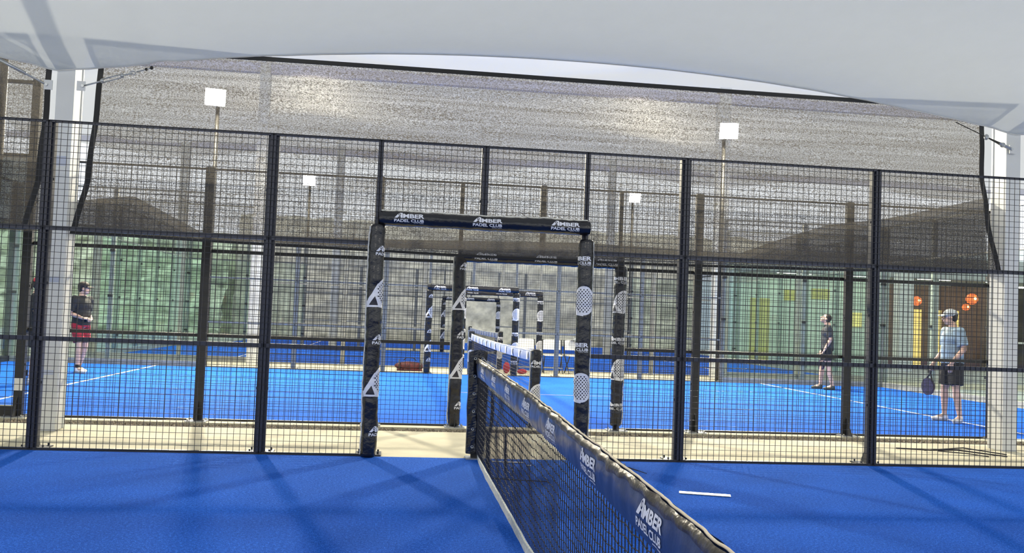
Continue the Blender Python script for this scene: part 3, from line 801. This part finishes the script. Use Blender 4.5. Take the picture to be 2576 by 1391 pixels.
# ------------------------------------------------------------------ background: rock face, planted bank, building
def bank(name, x0, x1, y, hgt, mt, label, amp=.5, dep=1.2, nx=120, nz=30):
    b = MB(); v = []
    for j in range(nz + 1):
        for i in range(nx + 1):
            X = x0 + (x1 - x0) * i / nx; z = hgt * j / nz
            q = Vector((X * .5, z * 1.3, y)); d = amp * (noise.noise(q) + .5 * noise.noise(q * 2.7) + .3 * noise.noise(q * 6))
            v.append((X, y + d + dep * j / nz, z + (.3 * noise.noise(Vector((X * .7, 0, 3))) if j == nz else 0)))
    b.add(v, [(j * (nx + 1) + i, j * (nx + 1) + i + 1, (j + 1) * (nx + 1) + i + 1, (j + 1) * (nx + 1) + i) for j in range(nz) for i in range(nx)])
    n = len(b.v); b.add([(x0, y + 5, 0), (x1, y + 5, 0), (x1, y + 5, hgt), (x0, y + 5, hgt)], [(0, 1, 2, 3)])
    return tag(b.build(name, mt, smooth=True), label, kind='structure')
bank('rock_wall', -9, 20, 39.5, 6.2, m_rock, 'grey rock face behind the farthest court', .45)
bank('planted_bank', -46, -9, 36, 5.0, m_leaf, 'sunlit green planted bank behind the left glass walls', 1.2, 3)
bank('rock_wall', 20, 60, 42, 5, m_rock, 'rock slope behind the building', .9)

def wallbox(name, x0, x1, y0, y1, z0, z1, mt, label):
    b = MB(); b.box(x0, x1, y0, y1, z0, z1); return tag(b.build(name, mt), label, kind='structure')
FY = 28.2
bd = thing('club_building', 'low club building with dark bar front and yellow lit openings at the right', 'building', (0, FY, 0))
def bp(name, x0, x1, y0, y1, z0, z1, mt, par=None, label=None):
    b = MB(); b.box(x0, x1, y0, y1, z0, z1); return b.build(name, mt, par or bd, label=label)
bp('wall', 13.3, 18.75, 0, .3, 0, 3.55, m_wall)
bp('side_wall', 13.3, 13.6, .3, 6, 0, 3.55, m_wall)
bp('brown_wall', 18.75, 24.6, .3, .6, 0, 3.4, m_brown)
bp('dark_wall', 24.6, 34, 3.0, 3.2, 0, 3.6, m_darkw)
bp('fascia', 13.3, 34, -3.2, -3.0, 3.45, 4.3, m_fasc)
bp('porch_roof', 13.3, 34, -3.0, 6, 3.6, 3.75, m_fasc)
bp('door', 13.72, 14.55, -.03, 0, 0, 2.55, m_sign, label='ochre yellow door')
for x, w, z in ((15.5, .34, 2.72), (16.75, .40, 2.82)): bp('notice_board', x - w, x + w, -.04, 0, z - .22, z + .22, m_sign, label='yellow notice board')
bp('window', 17.9, 18.6, -.04, 0, 1.5, 2.1, m_yel, label='yellow lit window')
for x in (21.0, 21.9): bp('window', x, x + .42, .24, .3, 0, 2.35, m_yel, label='tall yellow lit opening')
for x in (22.7, 23.0): bp('window', x, x + .12, .24, .3, 1.2, 2.35, m_yel)
bp('steel_post', 19.95, 20.2, -3.0, -2.7, 0, 3.45, m_fasc)
for i in range(7):
    x = 25.2 + i * 1.1; bp('bar_slat', x, x + .10, 2.9, 3.0, 0, 3.4, m_brown)
q = thing('bar_counter', 'dark bar counter with pale top behind the man in the cap', 'counter', (24.4, FY - .6, 0))
b = MB(); b.box(0, 7, 0, .6, 0, 1.05); b.build('counter_front', m_darkw, q)
b = MB(); b.box(-.05, 7.05, -.1, .7, 1.05, 1.12); b.build('counter_top', m_cream2, q)
m_porchfill = mat('added porch fill light', (1, 1, 1), .5, emit=(1, .93, .80), emit_s=22)  # fill light added to brighten the dark building front
for x in (15, 18, 21, 24, 27.5):
    for y in (-1.4, 1.8):
        bp('added_fill_light', x - .7, x + .7, y, y + .12, 3.54, 3.60, m_porchfill)  # added glowing bars under the porch roof, only there to lift the wall
def lantern(x, y, z, R, zc, label):
    t = thing('lantern', label, 'lantern', (x, y, z), group=None)
    b = MB(); b.ball((0, 0, 0), R, R, R * .95, 16, 11); sh = b.build('lamp_shade', m_lant, t, smooth=True)
    b = MB()
    for k in range(8):
        a = k * math.pi / 8; b.tube([(R * 1.01 * math.sin(q_) * math.cos(a), R * 1.01 * math.sin(q_) * math.sin(a), R * .96 * math.cos(q_)) for q_ in [i * math.pi / 10 * 2 for i in range(11)]], .008, 4, cap=False)
    b.build('ribs', m_brown, sh)
    b = MB(); b.ball((0, -R * .93, .02), R * .25); b.build('bulb', m_bulb, t)
    b = MB(); b.tube([(0, 0, R * .9), (0, 0, zc - z)], .012, 5); b.build('cord', m_black, t)
lantern(19.75, 26.0, 2.62, .20, 3.62, 'leftmost round orange lantern under the porch')
lantern(22.11, 26.0, 2.79, .235, 3.62, 'largest round orange lantern above the man in the cap')
lantern(22.9, 27.6, 2.50, .16, 3.62, 'smallest orange lantern, between and behind the two larger ones')
lantern(23.0, 26.0, 2.66, .18, 3.62, 'orange lantern half hidden by the right white column')

# ------------------------------------------------------------------ chairs, bags, litter
def chair(x, y, rz, label):
    t = thing('folding_chair', label, 'chair', (x, y, 0), rz, None)
    b = MB(); b.v = []
    b.box(-.22, .22, -.21, .21, .44, .465); b.build('seat', m_cream2, t)
    b = MB(); v = []
    for i in range(9):
        a = -.22 + .44 * i / 8; c = .03 * math.cos(a * 6)
        for z in (.58, .70, .80, .84): v.append((a, -.24 - (z - .45) * .15 - c + .03, z - (.03 if abs(a) > .19 and z > .82 else 0)))
    fr = [(4 * i + j, 4 * i + 4 + j, 4 * i + 5 + j, 4 * i + 1 + j) for i in range(8) for j in range(3)]
    n = len(v); v2 = [(p[0], p[1] - .018, p[2]) for p in v]
    b.add(v + v2, fr + [tuple(k + n for k in q[::-1]) for q in fr] + [(4 * i + 3, 4 * i + 7, n + 4 * i + 7, n + 4 * i + 3) for i in range(8)] + [(4 * i, n + 4 * i, n + 4 * i + 4, 4 * i + 4) for i in range(8)]); b.build('backrest', m_cream2, t)
    for s in (-1, 1):
        b = MB(); b.tube([(s * .235, -.30, .83), (s * .235, -.22, .45), (s * .235, .22, 0.012)], .013, 6); b.build('leg', m_black, t)
        b = MB(); b.tube([(s * .21, .16, .45), (s * .21, -.26, .012)], .013, 6); b.build('leg', m_black, t)
    b = MB(); b.tube([(-.21, -.18, .14), (.21, -.18, .14)], .01, 6); b.tube([(-.235, .14, .14), (.235, .14, .14)], .01, 6); b.build('stretcher', m_galv, t)
chair(2.48, 14.15, math.pi + .05, 'white folding chair directly behind the round padded net post')
chair(3.12, 14.10, math.pi - .05, 'white folding chair, middle of the three on the concrete')
chair(3.72, 14.15, math.pi + .12, 'white folding chair nearest the right door padding, with a cap on it')
t = thing('baseball_hat', 'pale cap hanging on the back of the third white chair', 'cap', (3.78, 14.42, .84))
b = MB(); b.ball((0, 0, 0), .10, .10, .06); b.build('crown', m_capg, t, smooth=True); b = MB(); b.box(-.16, -.06, -.06, .06, -.02, -.01); b.build('peak', m_black, t)
t = thing('sports_bag', 'red and black sports bag lying by the far fence left of the doorway', 'bag', (-.42, 13.45, 0))
b = MB(); b.ball((0, 0, .115), .36, .15, .105, 18, 10); b.box(-.3, .3, -.13, .13, 0, .05); b.build('bag_body', m_redbag, t, smooth=True)
b = MB(); b.tube([(-.15, 0, .25), (-.08, -.05, .31), (.08, -.05, .31), (.15, 0, .25)], .012, 6); b.tube([(-.25, -.12, .05), (-.25, -.17, .15), (-.25, -.02, .262)], .015, 6); b.tube([(.25, -.12, .05), (.25, -.17, .15), (.25, -.02, .262)], .015, 6); b.build('strap', m_black, t)
t = thing('red_backpack', 'small red backpack seen through the second net', 'bag', (1.90, 13.5, 0))
b = MB(); b.ball((0, 0, .14), .085, .07, .14); b.build('bag_body', m_red, t, smooth=True); b = MB(); b.tube([(-.04, 0, .26), (0, 0, .32), (.04, 0, .26)], .012, 6); b.build('strap', m_black, t)
t = thing('red_pouch', 'low red pouch beside the red backpack', 'bag', (2.28, 13.5, 0))
b = MB(); b.ball((0, 0, .06), .12, .08, .06); b.build('bag_body', m_red, t, smooth=True); b = MB(); b.box(-.09, .09, -.012, .012, .112, .122); b.build('zip', m_black, t)
def scrap(pts, w, label, name='tape_strip'):
    b = MB(); v = []; n = 26; a = Vector(pts[0]); c = Vector(pts[1]); d = c - a; nn = Vector((-d.y, d.x, 0)).normalized()
    for i in range(n + 1):
        p = a + d * i / n
        w0 = w * (1 + .25 * noise.noise(Vector((i * .7, 1, w * 99)))); w1 = w * (1 + .3 * noise.noise(Vector((i * .9, 5, w * 99))))
        v += [p + nn * w0 + Vector((0, 0, .004)), p - nn * w1 + Vector((0, 0, .004)), p - nn * w1 + Vector((0, 0, .009)), p + nn * w0 + Vector((0, 0, .009 + .003 * noise.noise(Vector((i, 2, 3)))))]
    b.add(v, [(4 * i + j, 4 * i + (j + 1) % 4, 4 * i + 4 + (j + 1) % 4, 4 * i + 4 + j) for i in range(n) for j in range(4)] + [(0, 1, 2, 3), (4 * n + 3, 4 * n + 2, 4 * n + 1, 4 * n)])
    tag(b.build(name, m_cream2), label, 'tape')
scrap([(1.50, -1.60, 0), (1.88, -1.72, 0)], .040, 'torn strip of white tape lying on the blue turf, right')
scrap([(.14, -.20, 0), (.44, -.24, 0)], .016, 'white tape scrap on the turf seen through the nearest net')
scrap([(.44, -.40, 0), (.48, -.41, 0)], .012, 'tiny white scrap just right of the tape behind the net')
scrap([(1.09, -.10, 0), (1.22, -.10, 0)], .014, 'small white scrap at the foot of the fence beside the right door post')
b = MB(); b.tube([(1.10, -.32, .012), (1.24, -.35, .014), (1.38, -.47, .012), (1.47, -.74, .008)], [.004, .006, .006, .003], 6); b.tube([(1.36, -.45, .012), (1.38, -.28, .02), (1.41, -.20, .012)], [.004, .003, .002], 6)
tag(b.build('twig', m_twig), 'dark forked twig lying on the blue turf by the fence', 'twig')
b = MB(); b.tube([(.05, -1.1, .006), (.25, -1.17, .008), (.50, -1.22, .006)], .004, 6); tag(b.build('twig', m_twig), 'thin dark twig on the turf behind the nearest net', 'twig')
b = MB(); b.tube([(5.0, 1.35, .006), (5.25, 1.05, .03), (5.5, .95, .05), (6.0, .8, .01)], .008, 6); b.tube([(5.2, 1.1, .02), (5.7, 1.15, .05), (6.1, .95, .01)], .007, 6); b.tube([(5.3, 1.0, .03), (5.6, .9, .02), (5.75, .75, .01)], .006, 6)
tag(b.build('twig', m_twig), 'tangle of dead twigs on the concrete by the right column', 'twig')

# ------------------------------------------------------------------ people
def remesh(mb, name, mats, parent, voxel, smooth=4, label=None):
    me = mb.mesh(name, mats); o = bpy.data.objects.new(name, me); C.objects.link(o)
    m = o.modifiers.new('r', 'REMESH'); m.mode = 'VOXEL'; m.voxel_size = voxel; m.use_smooth_shade = True
    m2 = o.modifiers.new('s', 'SMOOTH'); m2.factor = .5; m2.iterations = smooth
    dg = bpy.context.evaluated_depsgraph_get(); nm = bpy.data.meshes.new_from_object(o.evaluated_get(dg))
    bpy.data.objects.remove(o); nm.materials.clear(); nm.materials.append(mats)
    nm.polygons.foreach_set('use_smooth', [True] * len(nm.polygons)); nm.polygons.foreach_set('material_index', [0] * len(nm.polygons))
    return link(name, nm, parent, label=label)
def caps(b, p, q, r0, r1, flat=1.0):
    p = Vector(p); q = Vector(q); b.tube([p, q], [r0, r1], 14, flat=flat); b.ball(p, r0, nu=12, nv=8); b.ball(q, r1, nu=12, nv=8)
def hand(b, wr, d, palm_n, curl=.5, side=1):
    """palm from wrist along d, four fingers curling towards palm_n and a thumb from the side"""
    d = Vector(d).normalized(); n = Vector(palm_n); n = (n - d * n.dot(d)).normalized(); s = d.cross(n).normalized() * side
    wr = Vector(wr); kn = wr + d * .085
    for k in (-1, 0, 1): caps(b, wr + s * .012 * k, kn + s * .026 * k, .017, .014)
    for k, L in zip((-1.5, -.5, .5, 1.5), (.065, .078, .083, .07)):
        p0 = kn + s * .019 * k; a1 = curl * .6; a2 = curl * 1.7; a3 = curl * 2.6
        p1 = p0 + (d * math.cos(a1) + n * math.sin(a1)) * L * .45; p2 = p1 + (d * math.cos(a2) + n * math.sin(a2)) * L * .32; p3 = p2 + (d * math.cos(a3) + n * math.sin(a3)) * L * .25
        caps(b, p0, p1, .0095, .009); caps(b, p1, p2, .009, .0085); caps(b, p2, p3, .0085, .0075)
    t0 = wr + d * .03 + s * .022; t1 = t0 + (d * .6 + s * .7 + n * .35).normalized() * .035; t2 = t1 + (d * .85 + s * .1 + n * .5).normalized() * .032
    caps(b, t0, t1, .013, .011); caps(b, t1, t2, .011, .009)
def person(label, loc, rz, J, skin, shirt, shorts, shoe, head_rot=(0, 0), hair=m_hair, cap=None, build=1.0, sock=None, hairlen=0, shoe_part='shoe'):
    """local axes: +y is where the body faces, +x the person's own right... mirrored as seen from the front"""
    t = thing('person', label, 'person', loc, rz)
    g = lambda k: Vector(J[k]); k_ = build
    hip = g('hip'); chest = g('chest'); neck = g('neck'); hd = g('head')
    b = MB()
    R = Matrix.Rotation(head_rot[0], 3, 'Z') @ Matrix.Rotation(head_rot[1], 3, 'X')
    hp = lambda p: hd + R @ Vector(p)
    b.ball(hd + R @ Vector((0, -.008, .025)), .076, .094, .093, 18, 12, rot=R)
    b.ball(hp((0, .028, -.045)), .056, .062, .066, 14, 10, rot=R)
    b.ball(hp((0, .062, -.088)), .026, .022, .020, 10, 8, rot=R)         # chin
    b.tube([hp((0, .083, .012)), hp((0, .112, -.028)), hp((0, .086, -.038))], [.009, .015, .012], 8)   # nose
    b.ball(hp((0, .086, -.058)), .022, .010, .010, 8, 6, rot=R)          # lips
    for s in (-1, 1): b.ball(hp((s * .077, -.006, -.01)), .010, .020, .030, 8, 6, rot=R); b.ball(hp((s * .034, .077, .028)), .018, .012, .010, 8, 6, rot=R)
    caps(b, hd + R @ Vector((0, -.02, -.05)), neck, .052, .058)
    caps(b, neck, chest, .07, .13 * k_, 1)
    b.ball(chest, .165 * k_, .115 * k_, .17, 16, 10); b.ball((hip + chest) / 2, .145 * k_, .105 * k_, .19, 16, 10); b.ball(hip, .155 * k_, .115 * k_, .12, 16, 10)
    for s in ('L', 'R'):
        sh, el, wr = g('sh' + s), g('el' + s), g('wr' + s)
        caps(b, sh, el, .050 * k_, .040); caps(b, el, el + (wr - el) * .35, .040, .040); caps(b, el + (wr - el) * .35, wr, .040, .026)
        hd_ = J.get('hand' + s, {}); hand(b, wr, hd_.get('d', wr - el), hd_.get('n', (0, 1, -.3)), hd_.get('curl', .5), hd_.get('side', 1 if s == 'R' else -1))
        hj = hip + Vector((.085 if s == 'R' else -.085, 0, -.03)); kn, an = g('kn' + s), g('an' + s)
        caps(b, hj, kn, .085 * k_, .056); caps(b, kn, kn + (an - kn) * .3, .054, .058); caps(b, kn + (an - kn) * .3, an, .058, .034)
        fd = Vector(J.get('ft' + s, (0, 1, 0))).normalized()
        caps(b, an, an + fd * .13 + Vector((0, 0, -.045)), .036, .028)
    body = remesh(b, 'body', skin, t, .0075)
    # shirt
    b = MB(); up = (neck - chest).normalized()
    b.ball(chest, .190 * k_, .140 * k_, .16, 18, 12); b.ball((hip + chest) / 2, .182 * k_, .145 * k_, .22, 18, 12)
    b.tube([hip + Vector((0, 0, -.03)), hip + Vector((0, 0, .12)), chest, chest + Vector((0, 0, .10))], [.185 * k_, .175 * k_, .165 * k_, .10], 20, flat=.80)
    b.tube([chest + up * .05, neck + up * .012], [.12, .066], 16)
    for s in ('L', 'R'):
        sh, el = g('sh' + s), g('el' + s); caps(b, chest + Vector((0, 0, .07)), sh, .085, .068 * k_)
        b.tube([sh, sh + (el - sh) * .80], [.070 * k_, .072 * k_], 14)
    remesh(b, 'shirt', shirt, t, .010, 3)
    # shorts
    b = MB(); b.tube([hip + Vector((0, 0, .08)), hip + Vector((0, 0, -.06))], [.165 * k_, .175 * k_], 18, flat=.80)
    for s in ('L', 'R'):
        hj = hip + Vector((.088 if s == 'R' else -.088, 0, -.03)); kn = g('kn' + s)
        b.ball(hj, .105 * k_, .11 * k_, .10, 12, 8); b.tube([hj, hj + (kn - hj) * J.get('shortlen', .78)], [.105 * k_, .098 * k_], 14)
    remesh(b, 'shorts', shorts, t, .010, 3)
    for s in ('L', 'R'):
        an = g('an' + s); fd = Vector(J.get('ft' + s, (0, 1, 0))).normalized(); sd = Vector((fd.y, -fd.x, 0))
        b = MB(); base = Vector((an.x, an.y, an.z - .045))
        b.tube([an + Vector((0, 0, .01)), base], [.045, .050], 12)
        Rz = Matrix.Rotation(math.atan2(-fd.x, fd.y), 3, 'Z')
        b.ball(base + fd * .005, .045, .062, .045, 12, 8, rot=Rz); b.ball(base + fd * .11 + Vector((0, 0, -.010)), .050, .095, .038, 12, 8, rot=Rz)
        sole = base.z - .038
        b2 = MB(); b2.tube([base + fd * (-.05) + Vector((0, 0, -.03)), base + fd * .08 + Vector((0, 0, -.03)), base + fd * .19 + Vector((0, 0, -.026))], [.040, .048, .030], 12, flat=.4)
        b.add(b2.v, b2.f)
        so = remesh(b, 'shoe', shoe, t, .008, 2)
        if sock:
            b = MB(); b.tube([an + Vector((0, 0, .02)), an + Vector((0, 0, .075))], .044, 12); b.build('sock', sock, t, smooth=True)
    # face
    for s in (-1, 1):
        b = MB(); b.ball(hp((s * .033, .083, .014)), .011, .007, .006, 8, 6, rot=R); b.build('eye', m_eye, t)
        b = MB(); b.tube([hp((s * .018, .090, .034)), hp((s * .036, .088, .038)), hp((s * .052, .074, .032))], .004, 5); b.build('eyebrow', m_hair, t)
    b = MB(); b.tube([hp((-.022, .090, -.058)), hp((0, .096, -.058)), hp((.022, .090, -.058))], .004, 5); b.build('mouth', m_lip, t)
    # hair
    b = MB(); b.ball(hp((0, -.022, .040)), .083, .094, .090, 16, 10, rot=R); b.ball(hp((0, -.05, .0)), .074, .062, .075, 14, 8, rot=R)
    if hairlen: b.ball(hp((0, -.10, .02)), .04, .05, .05, 10, 8, rot=R)
    remesh(b, 'hair', hair, t, .009, 2)
    if cap:
        b = MB(); b.ball(hp((0, -.008, .055)), .089, .106, .082, 18, 12, rot=R); c2 = MB()
        ca = remesh(b, 'cap', cap, t, .009, 2)
        b = MB(); v = []
        for i in range(9):
            a = -1.15 + 2.3 * i / 8
            for q in (0, 1): v += [hp(((.080 + .0 * q) * math.sin(a), .070 * math.cos(a) + .02 + q * .085 * math.cos(a * .8), .052 - q * .018 - .012 * abs(a))), hp(((.080) * math.sin(a), .070 * math.cos(a) + .02 + q * .085 * math.cos(a * .8), .045 - q * .018 - .012 * abs(a)))]
        b.add(v, [(4 * i + p, 4 * i + q, 4 * i + 4 + q, 4 * i + 4 + p) for i in range(8) for p, q in ((0, 2), (2, 3), (3, 1), (1, 0))]); b.build('cap_peak', cap, ca)
    return t
def paddle(label, loc, axis, normal, dark=m_short):
    """padel racket held at loc (grip centre); axis points from grip to head"""
    a = Vector(axis).normalized(); n = Vector(normal); n = (n - a * n.dot(a)).normalized(); s = a.cross(n)
    R = Matrix((s, a, n)).transposed()
    t = thing('padel_racket', label, 'racket', loc)
    tr = lambda pts: [R @ Vector(p) for p in pts]
    b = MB(); b.tube([(0, -.06, 0), (0, .08, 0)], .016, 10); b.v = tr(b.v); b.build('grip', m_black, t)
    out = ell(0, .29, .125, .135, 28); v = [(x, y, z) for z in (-.019, .019) for x, y in out]
    b = MB(); b.add(v, [tuple(range(28))[::-1], tuple(range(28, 56))] + [(i, (i + 1) % 28, 28 + (i + 1) % 28, 28 + i) for i in range(28)]); b.v = tr(b.v)
    mm = mat('racket face ' + label[:8], (.03, .022, .06), .5, noise_scale=60, noise_amt=.8); h = b.build('racket_head', mm, t)
    b = MB(); b.tube([(0, .07, 0), (-.07, .19, 0)], .014, 8); b.tube([(0, .07, 0), (.07, .19, 0)], .014, 8); b.v = tr(b.v); b.build('throat', m_black, t)
    b = MB()
    for i in range(-4, 5):
        for j in range(-4, 5):
            if i * i + j * j < 17: b.tube([(i * .022, .29 + j * .024, -.0205), (i * .022, .29 + j * .024, .0205)], .0045, 6)
    b.v = tr(b.v); b.build('holes', m_dots, h)
    return t

# man at the right: body turned to the camera's left, profile to the left
ST = dict(hip=(0, 0, .93), chest=(0, .01, 1.27), neck=(0, 0, 1.45), head=(0, .03, 1.59),
          shL=(-.185, 0, 1.39), shR=(.185, 0, 1.39), elL=(-.24, -.03, 1.12), elR=(.24, -.03, 1.12), wrL=(-.25, .05, .88), wrR=(.25, .05, .88),
          knL=(-.10, .03, .50), knR=(.10, .03, .50), anL=(-.12, -.01, .09), anR=(.12, -.01, .09))
J = dict(ST); J.update(head=(0, .05, 1.60), elR=(.235, -.02, 1.11), wrR=(.24, .17, .88), elL=(-.245, -.03, 1.12), wrL=(-.19, .13, .91),
                       handL=dict(d=(.10, .15, -.95), n=(.6, -.5, 0), curl=.35), handR=dict(d=(0, .2, -1), n=(-.8, .2, 0), curl=1.0),
                       knL=(-.14, .02, .50), anL=(-.17, -.03, .09), knR=(.13, .04, .50), anR=(.15, .02, .09), ftR=(.2, 1, 0), ftL=(-.5, .9, 0), shortlen=.84)
RZM = math.radians(90)
MP = (7.74, 4.60, .0)
person('man in pale blue tee and grey cap with racket at his side', MP, RZM, J, m_skin2, m_blue, m_short, m_shoew, head_rot=(math.radians(-26), 0), cap=m_capg, build=1.08)
def world(P, rz, q):
    q = Matrix.Rotation(rz, 3, 'Z') @ Vector(q); return (P[0] + q.x, P[1] + q.y, P[2] + q.z)
paddle('dark racket in the lowered hand of the man in the grey cap', world(MP, RZM, (.235, .20, .79)), (0, .30, -1), (1, .2, 0))

# player looking up
J = dict(ST); J.update(head=(0, .045, 1.585), elL=(-.21, -.05, 1.13), wrL=(-.19, .07, .90), elR=(.21, .0, 1.12), wrR=(.20, .09, .90), anL=(-.11, -.12, .09), knL=(-.10, -.02, .50), anR=(.12, .12, .09), knR=(.10, .09, .50), shortlen=.62)
PP = (8.86, 11.12, 0); RZP = math.radians(70)
person('player in charcoal tee and dark shoes looking up at the ball', PP, RZP, J, m_skin2, m_tee2, m_short, m_shoed, head_rot=(0, math.radians(32)), build=.98)
paddle('dark racket held by the player who looks up', world(PP, RZP, (.20, .10, .83)), (-.10, -.25, -1), (1, 0, 0))
# player at the left
J = dict(ST); J.update(elR=(.23, -.06, 1.12), wrR=(.12, .17, 1.03), elL=(-.22, -.06, 1.12), wrL=(-.06, .19, 1.02), handR=dict(d=(-.8, .4, 0), n=(0, -.5, -1), curl=.8), handL=dict(d=(.8, .5, 0), n=(0, -.5, -1), curl=.8), anR=(.12, .10, .09), anL=(-.12, -.12, .09), knR=(.11, .10, .50), shortlen=.8)
PL = (-6.70, 9.68, 0); RZL = math.radians(-118)
person('player in black tee, dark cap and red shorts beside the left white column', PL, RZL, J, m_skin2, m_tee, m_red, m_shoew, head_rot=(math.radians(38), 0), cap=m_hair, sock=m_short, build=1.02)
# ball player half hidden behind the leftmost posts
J = dict(ST); J.update(elR=(.22, .03, 1.14), wrR=(.15, .25, 1.08))
m_redcap = mat('red cap', (.5, .03, .04), .7)
person('player in red cap almost hidden behind the leftmost fence posts', (-6.52, 6.95, 0), math.radians(-80), J, m_skin, m_tee, m_short, m_shoew, cap=m_redcap)
